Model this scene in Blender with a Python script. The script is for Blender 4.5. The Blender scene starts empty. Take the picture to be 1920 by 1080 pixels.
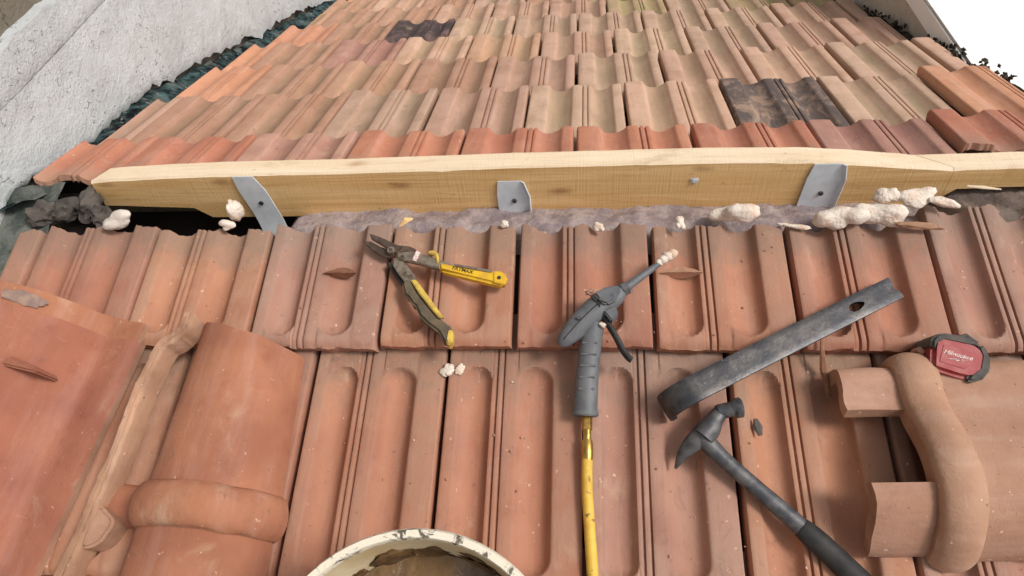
import bpy, bmesh, math, random
from mathutils import Matrix, Vector, noise

# ------------------------------------------------------------------ camera, sky, sun, exposure
scene = bpy.context.scene
COL = scene.collection
PI = math.pi

def camera_matrix(loc, yaw, pitch, roll):
    F = Vector((math.sin(yaw)*math.cos(pitch), math.cos(yaw)*math.cos(pitch), -math.sin(pitch)))
    R = Vector((math.cos(yaw), -math.sin(yaw), 0)); U = R.cross(F)
    R2 = math.cos(roll)*R + math.sin(roll)*U
    U2 = -math.sin(roll)*R + math.cos(roll)*U
    m = Matrix((R2, U2, -F)).transposed().to_4x4()
    m.translation = loc
    return m
cam_data = bpy.data.cameras.new('camera')
cam = bpy.data.objects.new('camera', cam_data); COL.objects.link(cam)
cam_data.sensor_width = 36.0
cam_data.lens = 1298.1/1920*36
cam_data.clip_start = 0.02; cam_data.clip_end = 900
cam.matrix_world = camera_matrix(Vector((0.1319, -0.9293, 0.7304)), -0.1502, 0.8423, -0.1154)
scene.camera = cam

SUN_EL = math.radians(50); SUN_AZ = math.radians(106)      # azimuth from +Y towards +X
world = bpy.data.worlds.new('World'); scene.world = world; world.use_nodes = True
wn = world.node_tree; wn.nodes.clear()
sky = wn.nodes.new('ShaderNodeTexSky'); sky.sky_type = 'NISHITA'; sky.sun_disc = False
sky.sun_elevation = SUN_EL; sky.sun_rotation = SUN_AZ
sky.air_density = 1.0; sky.dust_density = 4.0; sky.ozone_density = 0.6
hs = wn.nodes.new('ShaderNodeHueSaturation'); hs.inputs['Saturation'].default_value = 0.22
bg = wn.nodes.new('ShaderNodeBackground'); bg.inputs['Strength'].default_value = 0.092
wo = wn.nodes.new('ShaderNodeOutputWorld')
wn.links.new(sky.outputs[0], hs.inputs['Color']); wn.links.new(hs.outputs[0], bg.inputs[0]); wn.links.new(bg.outputs[0], wo.inputs[0])

sun_data = bpy.data.lights.new('sun', 'SUN'); sun = bpy.data.objects.new('sun', sun_data); COL.objects.link(sun)
sun_data.energy = 1.5; sun_data.angle = math.radians(14); sun_data.color = (1.0, 0.96, 0.9)
sd = Vector((math.sin(SUN_AZ)*math.cos(SUN_EL), math.cos(SUN_AZ)*math.cos(SUN_EL), math.sin(SUN_EL)))
sun.rotation_euler = sd.to_track_quat('Z', 'Y').to_euler()
sun.location = sd*20

scene.view_settings.view_transform = 'Standard'; scene.view_settings.look = 'None'
scene.view_settings.exposure = 0.50; scene.view_settings.gamma = 1.0
scene.view_settings.use_curve_mapping = False

# ------------------------------------------------------------------ helpers
AN = AF = 0.3091                       # roof pitch, both slopes
W = 0.21                               # tile cover width
NEAR_T = Matrix.Rotation(AN, 4, 'X')   # local x = along ridge, y = up slope, z = normal
FAR_T = Matrix.Rotation(-AF, 4, 'X') @ Matrix.Rotation(PI, 4, 'Z')

def near_m(x, s, h=0.0, rz=0.0, rx=0.0, ry=0.0):
    """frame lying on the near slope: x along the ridge, s metres below the ridge, h above the tiles"""
    return NEAR_T @ Matrix.Translation((x, -s, h)) @ Matrix.Rotation(rz, 4, 'Z') @ Matrix.Rotation(rx, 4, 'X') @ Matrix.Rotation(ry, 4, 'Y')
def far_m(x, s, h=0.0, rz=0.0, rx=0.0, ry=0.0):
    return FAR_T @ Matrix.Translation((-x, -s, h)) @ Matrix.Rotation(rz, 4, 'Z') @ Matrix.Rotation(rx, 4, 'X') @ Matrix.Rotation(ry, 4, 'Y')

def link(name, me, parent=None, mat=None, m=None):
    o = bpy.data.objects.new(name, me); COL.objects.link(o)
    if mat is not None and me is not None:
        if not me.materials: me.materials.append(mat)
    if parent: o.parent = parent
    if m is not None: o.matrix_world = m if not parent else o.matrix_world
    return o
def tag(o, label, cat=None, group=None, kind=None):
    if label: o['label'] = label
    if cat: o['category'] = cat
    if group: o['group'] = group
    if kind: o['kind'] = kind
    return o
def thing(name, label, cat, m, group=None):
    o = bpy.data.objects.new(name, None); COL.objects.link(o)
    o.empty_display_size = 0.02; o.matrix_world = m
    return tag(o, label, cat, group)
def to_mesh(bm, name, smooth=None, recalc=True):
    if recalc: bmesh.ops.recalc_face_normals(bm, faces=bm.faces[:])
    me = bpy.data.meshes.new(name); bm.to_mesh(me); bm.free()
    if smooth is not None:
        for p in me.polygons: p.use_smooth = True
        me.set_sharp_from_angle(angle=math.radians(smooth))
    return me
def part(name, bm, mat, parent, smooth=40, bevel=0.0, seg=2):
    if bevel:
        bmesh.ops.recalc_face_normals(bm, faces=bm.faces[:])
        es = [e for e in bm.edges if len(e.link_faces) == 2 and e.calc_face_angle(0) > 0.6]
        bmesh.ops.bevel(bm, geom=es, offset=bevel, segments=seg, affect='EDGES', clamp_overlap=True)
    return link(name, to_mesh(bm, name, smooth), parent, mat)

def prism(pts, z0, z1, bm=None, dz=None):
    """extruded polygon; dz(x, y) lifts it"""
    bm = bm or bmesh.new()
    lift = dz or (lambda x, y: 0)
    a = [bm.verts.new((x, y, z0+lift(x, y))) for x, y in pts]
    b = [bm.verts.new((x, y, z1+lift(x, y))) for x, y in pts]
    bm.faces.new(a[::-1]); bm.faces.new(b)
    n = len(pts)
    for i in range(n): bm.faces.new((a[i], a[(i+1) % n], b[(i+1) % n], b[i]))
    return bm
def sl(pts, o):
    """(x, s) slope coordinates to local x, y round the origin o"""
    return [(x-o[0], -(s-o[1])) for x, s in pts]
def tube(pts, rads, bm=None, n=12, flat=1.0, caps=True):
    """tube through points; flat squashes it along the local normal"""
    bm = bm or bmesh.new(); P = [Vector(p) for p in pts]; rings = []
    if not hasattr(rads, '__len__'): rads = [rads]*len(P)
    prev = None
    for i, p in enumerate(P):
        d = (P[min(i+1, len(P)-1)] - P[max(i-1, 0)]).normalized()
        up = prev if prev is not None else (Vector((0, 0, 1)) if abs(d.z) < .9 else Vector((1, 0, 0)))
        sd_ = d.cross(up).normalized(); up = sd_.cross(d).normalized(); prev = up
        r = rads[i]
        rings.append([bm.verts.new(p + sd_*math.cos(2*PI*k/n)*r + up*math.sin(2*PI*k/n)*r*flat) for k in range(n)])
    for a, b in zip(rings, rings[1:]):
        for k in range(n): bm.faces.new((a[k], a[(k+1) % n], b[(k+1) % n], b[k]))
    if caps: bm.faces.new(rings[0][::-1]); bm.faces.new(rings[-1])
    return bm
def spline(pts, n=6):
    P = [Vector(p) for p in pts]; out = []
    for i in range(len(P)-1):
        p0, p1, p2, p3 = P[max(i-1, 0)], P[i], P[i+1], P[min(i+2, len(P)-1)]
        for k in range(n):
            t = k/n
            out.append(.5*((2*p1)+(p2-p0)*t+(2*p0-5*p1+4*p2-p3)*t*t+(3*p1-p0-3*p2+p3)*t**3))
    return out+[P[-1]]
def cyl(c, r, z0, z1, n=20, bm=None):
    return prism([(c[0]+r*math.cos(2*PI*k/n), c[1]+r*math.sin(2*PI*k/n)) for k in range(n)], z0, z1, bm)
def box(x0, x1, y0, y1, z0, z1, bm=None): return prism([(x0, y0), (x1, y0), (x1, y1), (x0, y1)], z0, z1, bm)
def blob(rx, ry, rz, seed, amp=.25, freq=2.2, sub=3, flatten=True):
    bm = bmesh.new(); bmesh.ops.create_icosphere(bm, subdivisions=sub, radius=1.0)
    off = Vector((seed*7.3, seed*3.1, seed*1.7))
    for v in bm.verts:
        d = v.co.normalized()
        k = 1 + amp*noise.noise(d*freq+off) + amp*.45*noise.noise(d*freq*2.6+off) - amp*.35*abs(noise.noise(d*freq*1.7-off))
        v.co = Vector((d.x*rx*k, d.y*ry*k, d.z*rz*k))
        if flatten and v.co.z < -rz*.55: v.co.z = -rz*.55
    return bm

# ------------------------------------------------------------------ materials
def srgb(r, g, b):
    f = lambda c: (c/255/12.92) if c/255 <= .04045 else ((c/255+.055)/1.055)**2.4
    return (f(r), f(g), f(b), 1)
class N:
    """small node-tree builder"""
    def __init__(s, name):
        s.m = bpy.data.materials.new(name); s.m.use_nodes = True; s.t = s.m.node_tree
        s.b = s.t.nodes['Principled BSDF']; s.obj = None
    def new(s, typ, **kw):
        n = s.t.nodes.new(typ)
        for k, v in kw.items(): setattr(n, k, v)
        return n
    def put(s, sock, v):
        if hasattr(v, 'is_output') or hasattr(v, 'links'): s.t.links.new(v, sock)
        else: sock.default_value = v
    def coords(s, scale=(1, 1, 1), rnd=True):
        tc = s.new('ShaderNodeTexCoord'); mp = s.new('ShaderNodeMapping')
        s.t.links.new(tc.outputs['Object'], mp.inputs['Vector']); mp.inputs['Scale'].default_value = scale
        if rnd:
            oi = s.new('ShaderNodeObjectInfo'); m = s.new('ShaderNodeVectorMath', operation='SCALE')
            m.inputs[0].default_value = (37.0, 53.0, 71.0)
            s.t.links.new(oi.outputs['Random'], m.inputs['Scale']); s.t.links.new(m.outputs[0], mp.inputs['Location'])
        return mp.outputs[0]
    def random(s): return s.new('ShaderNodeObjectInfo').outputs['Random']
    def noise(s, vec, scale, detail=4, rough=.55, dist=0.0):
        n = s.new('ShaderNodeTexNoise'); s.put(n.inputs['Vector'], vec)
        n.inputs['Scale'].default_value = scale; n.inputs['Detail'].default_value = detail
        n.inputs['Roughness'].default_value = rough; n.inputs['Distortion'].default_value = dist
        return n.outputs['Fac']
    def voro(s, vec, scale, feature='F1'):
        n = s.new('ShaderNodeTexVoronoi', feature=feature); s.put(n.inputs['Vector'], vec); n.inputs['Scale'].default_value = scale
        return n.outputs['Distance']
    def ramp(s, fac, lo, hi):
        n = s.new('ShaderNodeMapRange', interpolation_type='SMOOTHSTEP'); s.put(n.inputs[0], fac)
        n.inputs[1].default_value = lo; n.inputs[2].default_value = hi
        return n.outputs[0]
    def math(s, op, a, b=0.0):
        n = s.new('ShaderNodeMath', operation=op); s.put(n.inputs[0], a); s.put(n.inputs[1], b); return n.outputs[0]
    def mix(s, fac, a, b, blend='MIX'):
        n = s.new('ShaderNodeMix', data_type='RGBA', blend_type=blend)
        s.put(n.inputs[0], fac); s.put(n.inputs[6], a); s.put(n.inputs[7], b); return n.outputs[2]
    def attr(s, name): return s.new('ShaderNodeAttribute', attribute_name=name).outputs['Fac']
    def hsv(s, col, h=.5, sat=1.0, v=1.0):
        n = s.new('ShaderNodeHueSaturation'); s.put(n.inputs['Color'], col)
        s.put(n.inputs['Hue'], h); s.put(n.inputs['Saturation'], sat); s.put(n.inputs['Value'], v); return n.outputs[0]
    def bump(s, h, strength=.3, dist=.002):
        n = s.new('ShaderNodeBump'); n.inputs['Strength'].default_value = strength; n.inputs['Distance'].default_value = dist
        s.put(n.inputs['Height'], h); s.t.links.new(n.outputs[0], s.b.inputs['Normal'])
    def out(s, col=None, rough=None, metal=None, spec=None):
        if col is not None: s.put(s.b.inputs['Base Color'], col)
        if rough is not None: s.put(s.b.inputs['Roughness'], rough)
        if metal is not None: s.put(s.b.inputs['Metallic'], metal)
        if spec is not None: s.put(s.b.inputs['Specular IOR Level'], spec)
        return s.m

def clay(name, c1, c2, dirt=None, dirt_amt=0.0, crest=None, scorch=None, residue=None, var=.12, moss=None, speck=.5, sat=.95):
    n = N(name); v = n.coords(); vs = n.coords((38, 5, 38))
    big = n.ramp(n.noise(v, 9, 3), .35, .68)
    col = n.mix(big, c1, c2)
    streak = n.noise(vs, 1.0, 4, .6)
    col = n.mix(n.math('MULTIPLY', n.ramp(streak, .45, .75), .5), col, n.hsv(col, .5, .8, 1.22))
    col = n.mix(n.math('MULTIPLY', n.ramp(n.noise(v, 26, 5, .65), .52, .75), .4), col, n.hsv(col, .49, 1.05, .74))
    if crest:
        cr = n.ramp(n.attr('dep'), .25, 0.0)
        col = n.mix(n.math('MULTIPLY', cr, n.ramp(n.noise(v, 14, 4), .3, .65)), col, crest)
    if dirt:
        d = n.ramp(n.attr('dep'), .35, .9)
        d = n.math('MULTIPLY', d, n.ramp(n.noise(n.coords((22, 4, 22)), 1.0, 5, .6), .28, .62))
        col = n.mix(n.math('MULTIPLY', d, dirt_amt), col, dirt)
    if moss:
        col = n.mix(n.math('MULTIPLY', n.ramp(n.noise(v, 20, 5, .6), .38, .66), .8), col, moss)
    if scorch:
        d = n.ramp(n.noise(n.coords((1.6, .7, 1)), 13, 6, .7, .7), .38, .56)
        col = n.mix(n.math('MULTIPLY', d, .93), col, scorch)
    if residue:
        y = n.attr('head')
        d = n.math('MULTIPLY', n.ramp(n.math('ADD', y, n.math('MULTIPLY', n.noise(v, 35, 5, .6), .6)), .85, 1.25), .75)
        col = n.mix(d, col, residue)
    dust = n.ramp(n.noise(n.coords((1.0, .7, 1)), 17, 6, .68, .4), .56, .74)
    col = n.mix(n.math('MULTIPLY', dust, .42), col, srgb(190, 156, 130))
    smud = n.ramp(n.noise(n.coords((1.3, .9, 1)), 23, 6, .7, .8), .60, .70)
    col = n.mix(n.math('MULTIPLY', smud, .42), col, n.hsv(col, .5, .8, .55))
    scr = n.ramp(n.noise(n.coords((14, 150, 60)), 1.0, 3, .5, .3), .70, .76)
    col = n.mix(n.math('MULTIPLY', scr, .25), col, n.hsv(col, .5, .75, 1.3))
    sp = n.ramp(n.noise(v, 120, 2, .5), .70, .76)
    col = n.mix(n.math('MULTIPLY', sp, speck), col, n.hsv(col, .5, .7, .42))
    lp = n.ramp(n.noise(n.coords((1, 1, 1.3)), 95, 2, .5), .715, .76)
    col = n.mix(n.math('MULTIPLY', lp, speck), col, srgb(225, 190, 165))
    r = n.random()
    col = n.hsv(col, n.math('ADD', .5015, n.math('MULTIPLY', r, .010)), sat, n.math('ADD', 1-var, n.math('MULTIPLY', r, 2*var)))
    f = n.noise(v, 320, 3, .6)
    n.bump(n.math('ADD', n.math('MULTIPLY', f, .5), n.math('ADD', n.math('MULTIPLY', n.noise(v, 60, 4, .6), 1.2), n.math('MULTIPLY', n.noise(vs, 2.2, 2), .9))), .55, .0016)
    return n.out(col, .82, spec=.25)

ORANGE = clay('orange_clay', srgb(188, 120, 96), srgb(176, 106, 84), dirt=srgb(160, 96, 78), dirt_amt=.3, residue=srgb(170, 128, 108))
BRIGHT = clay('bright_orange_clay', srgb(200, 140, 110), srgb(190, 128, 98), var=.08)
MAUVE = clay('mauve_clay', srgb(174, 126, 110), srgb(160, 110, 98), dirt=srgb(146, 100, 90), dirt_amt=.4, crest=srgb(188, 138, 122))
BROWN = clay('brown_weathered_clay', srgb(182, 135, 110), srgb(171, 124, 99), dirt=srgb(139, 118, 93), dirt_amt=.6, crest=srgb(190, 144, 120))
PINK = clay('pink_weathered_clay', srgb(190, 146, 124), srgb(177, 135, 112), dirt=srgb(144, 120, 97), dirt_amt=.6, crest=srgb(201, 158, 137))
BEIGE = clay('beige_weathered_clay', srgb(188, 150, 127), srgb(177, 141, 116), dirt=srgb(141, 124, 97), dirt_amt=.6, crest=srgb(201, 163, 141))
MOSSY = clay('mossy_clay', srgb(188, 150, 122), srgb(177, 141, 110), moss=srgb(163, 148, 105), dirt=srgb(141, 131, 84), dirt_amt=.8)
BURNT = clay('scorched_clay', srgb(160, 130, 112), srgb(150, 120, 104), scorch=srgb(92, 80, 78), var=.05)
CHAR = clay('blackened_clay', srgb(120, 90, 84), srgb(100, 78, 76), scorch=srgb(66, 58, 58), var=.03)
NEARCLAY = clay('near_terracotta', srgb(174, 117, 94), srgb(160, 103, 83), dirt=srgb(180, 117, 91), dirt_amt=.5, crest=srgb(170, 123, 103), residue=srgb(140, 113, 98), var=.08, sat=.96)
NEARPINK = clay('near_dusty_terracotta', srgb(170, 119, 99), srgb(155, 106, 89), dirt=srgb(174, 119, 97), dirt_amt=.5, crest=srgb(170, 128, 110), residue=srgb(144, 118, 104), var=.08, sat=.90)
RIDGECLAY = clay('ridge_terracotta', srgb(166, 98, 72), srgb(150, 84, 63), var=.05, speck=.4, sat=.92)
RIDGEPALE = clay('dusty_ridge_clay', srgb(180, 134, 112), srgb(166, 120, 98), var=.04, speck=.8)
RIDGEEDGE = clay('raw_clay_edge', srgb(186, 134, 106), srgb(152, 106, 82), var=.04, speck=.9, sat=.9)

def simple(name, c1, c2=None, scale=20, rough=.6, metal=0.0, bump=.15, bscale=150, dist=.001, spec=.4, stretch=(1, 1, 1), lo=.35, hi=.65):
    n = N(name); v = n.coords(stretch)
    col = c1 if c2 is None else n.mix(n.ramp(n.noise(v, scale, 5, .62), lo, hi), c1, c2)
    if bump: n.bump(n.noise(v, bscale, 4, .6), bump, dist)
    return n.out(col, rough, metal, spec)

def wood(name, c1, c2, knot, rough=.75):
    n = N(name); v = n.coords((3.2, 45, 45), False); w = n.noise(v, 1.0, 5, .6, .8)
    col = n.mix(n.ramp(w, .3, .7), c1, c2)
    col = n.mix(n.math('MULTIPLY', n.ramp(n.noise(n.coords((5, 260, 260), False), 1.0, 3, .6), .5, .75), .45), col, n.hsv(col, .49, 1.1, .72))
    k = n.ramp(n.math('ADD', n.voro(n.coords((7, 17, 17), False), 1.0), n.math('MULTIPLY', n.noise(n.coords((30, 60, 60), False), 1.0, 3), .12)), .26, .08)
    col = n.mix(n.math('MULTIPLY', k, .55), col, knot)
    sp = n.ramp(n.noise(n.coords((40, 90, 90), False), 1.0, 3, .5), .68, .78)
    col = n.mix(n.math('MULTIPLY', sp, .5), col, n.hsv(col, .48, 1.1, .55))
    saw = n.noise(n.coords((420, 14, 14), False), 1.0, 2, .5)
    col = n.mix(n.math('MULTIPLY', n.ramp(saw, .52, .72), .16), col, n.hsv(col, .5, .95, .7))
    dirt = n.ramp(n.noise(n.coords((6, 16, 16), False), 1.0, 6, .7, .6), .56, .72)
    col = n.mix(n.math('MULTIPLY', dirt, .28), col, srgb(140, 104, 66))
    n.bump(n.math('ADD', w, n.math('ADD', saw, n.noise(n.coords((8, 300, 300), False), 1.0, 2))), .45, .0014)
    return n.out(col, rough, spec=.25)
WOODF = wood('honey_timber', srgb(234, 196, 140), srgb(216, 172, 112), srgb(128, 82, 44))
WOODT = wood('lit_sawn_timber', srgb(234, 214, 186), srgb(226, 202, 170), srgb(170, 120, 80))  # fresh sawn tone, with the daylight on the top put into the colour

def plaster(name, c1, c2, spot, rough=.9):
    n = N(name); v = n.coords((1, 1, 1), False)
    col = n.mix(n.ramp(n.noise(v, 5, 5, .6), .35, .7), c1, c2)
    pits = n.math('MULTIPLY', n.ramp(n.noise(v, 75, 3, .55, .5), .60, .70), n.ramp(n.noise(v, 6, 2), .40, .62))
    col = n.mix(n.math('MULTIPLY', pits, .35), col, spot)
    st = n.ramp(n.noise(n.coords((1, 9, 1.2), False), 1.6, 5, .6), .5, .75)
    col = n.mix(n.math('MULTIPLY', st, .22), col, spot)
    n.bump(n.math('SUBTRACT', n.math('ADD', n.math('MULTIPLY', n.noise(v, 24, 6, .62), 1.8), n.math('MULTIPLY', n.noise(v, 180, 3), .5)), n.math('MULTIPLY', pits, .9)), .7, .006)
    return n.out(col, rough, spec=.2)
PLASTER = plaster('rough_white_plaster', srgb(198, 200, 200), srgb(184, 186, 186), srgb(152, 152, 150))
PLASTER2 = plaster('grey_render', srgb(196, 188, 178), srgb(178, 170, 160), srgb(140, 132, 122))
MASON = plaster('bare_stone_grey', srgb(140, 132, 118), srgb(116, 108, 96), srgb(84, 78, 68))
WHITE = None

WHITE = simple('blown_out_white', srgb(242, 242, 240), srgb(236, 236, 234), 3, .9, bump=.05, bscale=20)  # overexposed brightness put into the colour as plain white
def tar():
    n = N('dark_green_sealant'); v = n.coords((1, 1, 1), False)
    col = n.mix(n.ramp(n.noise(v, 26, 6, .75, .5), .42, .58), srgb(26, 28, 30), srgb(58, 74, 74))
    col = n.mix(n.math('MULTIPLY', n.ramp(n.noise(v, 22, 6, .75, .9), .52, .60), .8), col, srgb(78, 106, 106))
    col = n.mix(n.math('MULTIPLY', n.ramp(n.noise(v, 13, 5, .7), .52, .66), .7), col, srgb(112, 112, 108))
    col = n.mix(n.ramp(n.noise(v, 48, 5, .7, 1.4), .62, .66), col, srgb(150, 154, 150))
    n.bump(n.noise(v, 60, 7, .75, .4), .9, .006)
    return n.out(col, 1.0, spec=.04)
TAR = tar()
MORTAR = simple('violet_grey_mortar', srgb(132, 118, 120), srgb(168, 152, 148), 30, .95, bump=.9, bscale=110, dist=.004)
MORTARB = simple('brown_grey_mortar', srgb(92, 80, 74), srgb(120, 106, 96), 26, .95, bump=.9, bscale=90, dist=.004)
STONE = simple('dark_rubble_stone', srgb(60, 55, 52), srgb(94, 86, 80), 30, .9, bump=.9, bscale=80, dist=.004)
VOID = simple('dark_roof_felt', srgb(52, 45, 42), srgb(66, 56, 52), 12, .95, bump=.3)
FOAM = simple('cured_white_foam', srgb(224, 210, 196), srgb(204, 172, 148), 40, .75, bump=.6, bscale=190, dist=.004, lo=.45, hi=.75)
FOAMS = simple('smooth_grey_foam', srgb(214, 204, 194), srgb(196, 184, 174), 25, .75, bump=.3, bscale=120, dist=.002)
GALV = simple('galvanised_steel', srgb(196, 202, 208), srgb(212, 216, 220), 35, .5, metal=.0, bump=.15, bscale=200, spec=.5)
SCREW = simple('dull_screw_steel', srgb(86, 86, 88), srgb(120, 118, 116), 90, .45, metal=.8)
STEEL = simple('worn_dark_steel', srgb(72, 72, 76), srgb(104, 102, 102), 60, .5, metal=.45, bump=.35, bscale=160, dist=.001)
def barsteel():
    n = N('blued_bar_steel'); v = n.coords((1, 1, 1), False)
    col = n.mix(n.ramp(n.noise(v, 22, 5, .65, .4), .35, .65), srgb(64, 64, 68), srgb(94, 90, 88))
    col = n.mix(n.ramp(n.noise(v, 55, 5, .7, .8), .62, .70), col, srgb(150, 148, 150))
    col = n.mix(n.math('MULTIPLY', n.ramp(n.noise(v, 70, 4, .6), .60, .68), .8), col, srgb(66, 60, 58))
    n.bump(n.noise(v, 90, 5, .65), .4, .0015)
    return n.out(col, .42, .7, .5)
BARST = barsteel()
RUST = simple('rust_brown', srgb(98, 70, 56), srgb(130, 98, 78), 80, .85, bump=.5)
JAWST = simple('dirty_jaw_steel', srgb(112, 92, 80), srgb(84, 70, 64), 70, .55, metal=.45, bump=.4)
ARMST = simple('dirty_arm_steel', srgb(150, 138, 122), srgb(118, 104, 92), 90, .5, metal=.5, bump=.3)
YELLOW = simple('worn_yellow_plastic', srgb(226, 180, 40), srgb(206, 160, 52), 55, .5, bump=.15)
YELLOWD = simple('dusty_yellow_plastic', srgb(214, 184, 84), srgb(182, 150, 74), 80, .6, bump=.25)
RUBBER = simple('dusty_olive_rubber', srgb(84, 74, 60), srgb(108, 94, 74), 60, .8, bump=.4)
BLACK = simple('black_rubber', srgb(34, 33, 34), srgb(52, 50, 48), 50, .65, bump=.25)
TAPEBLK = simple('dusty_charcoal_rubber', srgb(64, 60, 58), srgb(90, 84, 78), 50, .75, bump=.4)
RED = simple('scuffed_red_plastic', srgb(150, 36, 40), srgb(162, 78, 74), 60, .5, bump=.2, lo=.42, hi=.72)
WHITEPR = simple('white_print', srgb(226, 212, 206), srgb(196, 120, 116), 260, bump=0, rough=.6, lo=.46, hi=.62)
BLACKPR = simple('black_print', srgb(48, 42, 28), srgb(176, 140, 50), 300, bump=0, rough=.6, lo=.48, hi=.66)
GREYP = simple('grey_gun_plastic', srgb(90, 92, 96), srgb(106, 106, 108), 45, .55, bump=.2)
BRASS = simple('worn_brass', srgb(206, 172, 96), srgb(176, 140, 74), 90, .3, metal=.85, bump=.2)
def hose():
    n = N('yellow_hose_rubber'); v = n.coords((1, 1, 1), False)
    col = n.mix(n.ramp(n.noise(v, 60, 4), .4, .7), srgb(222, 182, 78), srgb(206, 164, 66))
    col = n.mix(n.math('MULTIPLY', n.ramp(n.noise(v, 38, 4, .6, .6), .60, .66), .85), col, srgb(98, 78, 54))
    n.bump(n.noise(v, 200, 3), .2, .001)
    return n.out(col, .55, spec=.35)
HOSE = hose()
def bucket_mat():
    n = N('stained_white_plastic'); v = n.coords((1, 1, 1), False)
    col = n.mix(n.ramp(n.noise(v, 9, 5, .6), .35, .65), srgb(222, 208, 178), srgb(196, 172, 132))
    n.bump(n.noise(v, 60, 4), .2, .001)
    return n.out(col, .5, spec=.35)
BUCKET = bucket_mat()
def rim_mat():
    n = N('chipped_rim_plastic'); v = n.coords((1, 1, 1), False)
    col = n.mix(n.ramp(n.noise(v, 60, 5, .7, .8), .52, .60), srgb(228, 218, 198), srgb(96, 88, 78))
    n.bump(n.noise(v, 90, 4), .4, .001)
    return n.out(col, .6, spec=.3)
RIMM = rim_mat()
SLURRY = simple('wet_brown_slurry', srgb(120, 92, 60), srgb(70, 52, 36), 22, .35, bump=.6, bscale=40, dist=.006)
SPLINT = simple('grey_brown_splinter', srgb(150, 106, 80), srgb(120, 82, 62), 60, .85, bump=.4)
GROUND = simple('dry_ground', srgb(128, 120, 108), srgb(108, 102, 92), 1.2, .95, bump=.4, bscale=8, dist=.02)
LICHEN = simple('black_moss', srgb(38, 34, 28), srgb(66, 58, 44), 60, .95, bump=.9, bscale=120, dist=.004)

# ------------------------------------------------------------------ the setting
def sheet(name, x0, x1, y0, y1, z, mat, label, nx=1, ny=1, amp=0, fr=3, kind='structure', m=None, parent=None):
    bm = bmesh.new()
    g = [[bm.verts.new((x0+(x1-x0)*i/nx, y0+(y1-y0)*j/ny,
          z+(amp*noise.fractal(Vector((x0+(x1-x0)*i/nx, y0+(y1-y0)*j/ny, z))*fr, .8, 2.1, 5) if amp else 0))) for i in range(nx+1)] for j in range(ny+1)]
    for j in range(ny):
        for i in range(nx): bm.faces.new((g[j][i], g[j][i+1], g[j+1][i+1], g[j+1][i]))
    o = link(name, to_mesh(bm, name, 60), parent, mat)
    if m is not None: o.matrix_world = m
    if kind: o['kind'] = kind
    if label: o['label'] = label
    return o
sheet('ground', -300, 300, -300, 300, -4.2, GROUND, 'bare ground far below the roof')

XL, XR = -0.935, 1.03                       # the walls either side
def deck(name, m, s0, s1, label):
    bm = box(XL-.02, XR+.02, -s1, -s0, -.085, -.06)
    o = link(name, to_mesh(bm, name), None, VOID); o.matrix_world = m
    o['kind'] = 'structure'; o['label'] = label
    return o
ROOF_FAR = deck('roof_far_slope', Matrix.Rotation(-AF, 4, 'X') @ Matrix.Rotation(PI, 4, 'Z') @ Matrix.Translation((-.095, 0, 0)),   .10, 3.35, 'far roof slope of weathered clay tiles falling away from the ridge')
ROOF_NEAR = deck('roof_near_slope', NEAR_T.copy(), .15, 1.4, 'near roof slope of terracotta tiles running down towards the viewer')

bm = box(XL-.02, XR+.02, -.15, .11, -.24, -.20)
cav = link('ridge_cavity_floor', to_mesh(bm, 'ridge_cavity_floor'), None, VOID); cav['kind'] = 'structure'
# tile cross-section: u across the tile (0..1), millimetres below the flat crest
PROF = [(0, -7), (.008, -1.5), (.018, 0), (.07, .5), (.13, .6), (.175, .3), (.196, -.3), (.205, -1.6), (.213, -4.0), (.222, -6.3), (.235, -8.7), (.252, -10.8), (.275, -12.5),
        (.305, -13.3), (.335, -13.1), (.365, -11.9), (.395, -9.6), (.42, -7), (.437, -4.6), (.448, -2.4), (.458, -1.6), (.50, -.8), (.535, -.8), (.548, -1.4), (.553, -4.8), (.559, -4.8), (.565, -1.8), (.580, -1.0), (.596, -1.6), (.602, -5.0), (.608, -5.0),
        (.615, -2.2), (.630, -1.6), (.641, -2.2), (.649, -4.4), (.658, -6.6), (.671, -9), (.688, -11), (.712, -12.5), (.742, -13), (.772, -12.2), (.80, -10.4), (.828, -7.8), (.85, -5), (.862, -2.6), (.874, -1.0), (.91, -.2), (.946, 0), (.957, -.6), (.965, -3), (.970, -9)]
def prof1(u):
    for (a, ha), (b, hb) in zip(PROF, PROF[1:]):
        if u <= b: return (ha+(hb-ha)*(u-a)/(b-a))/1000
    return PROF[-1][1]/1000
TROUGHS = ((.325, .125*W), (.755, .113*W))
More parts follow.
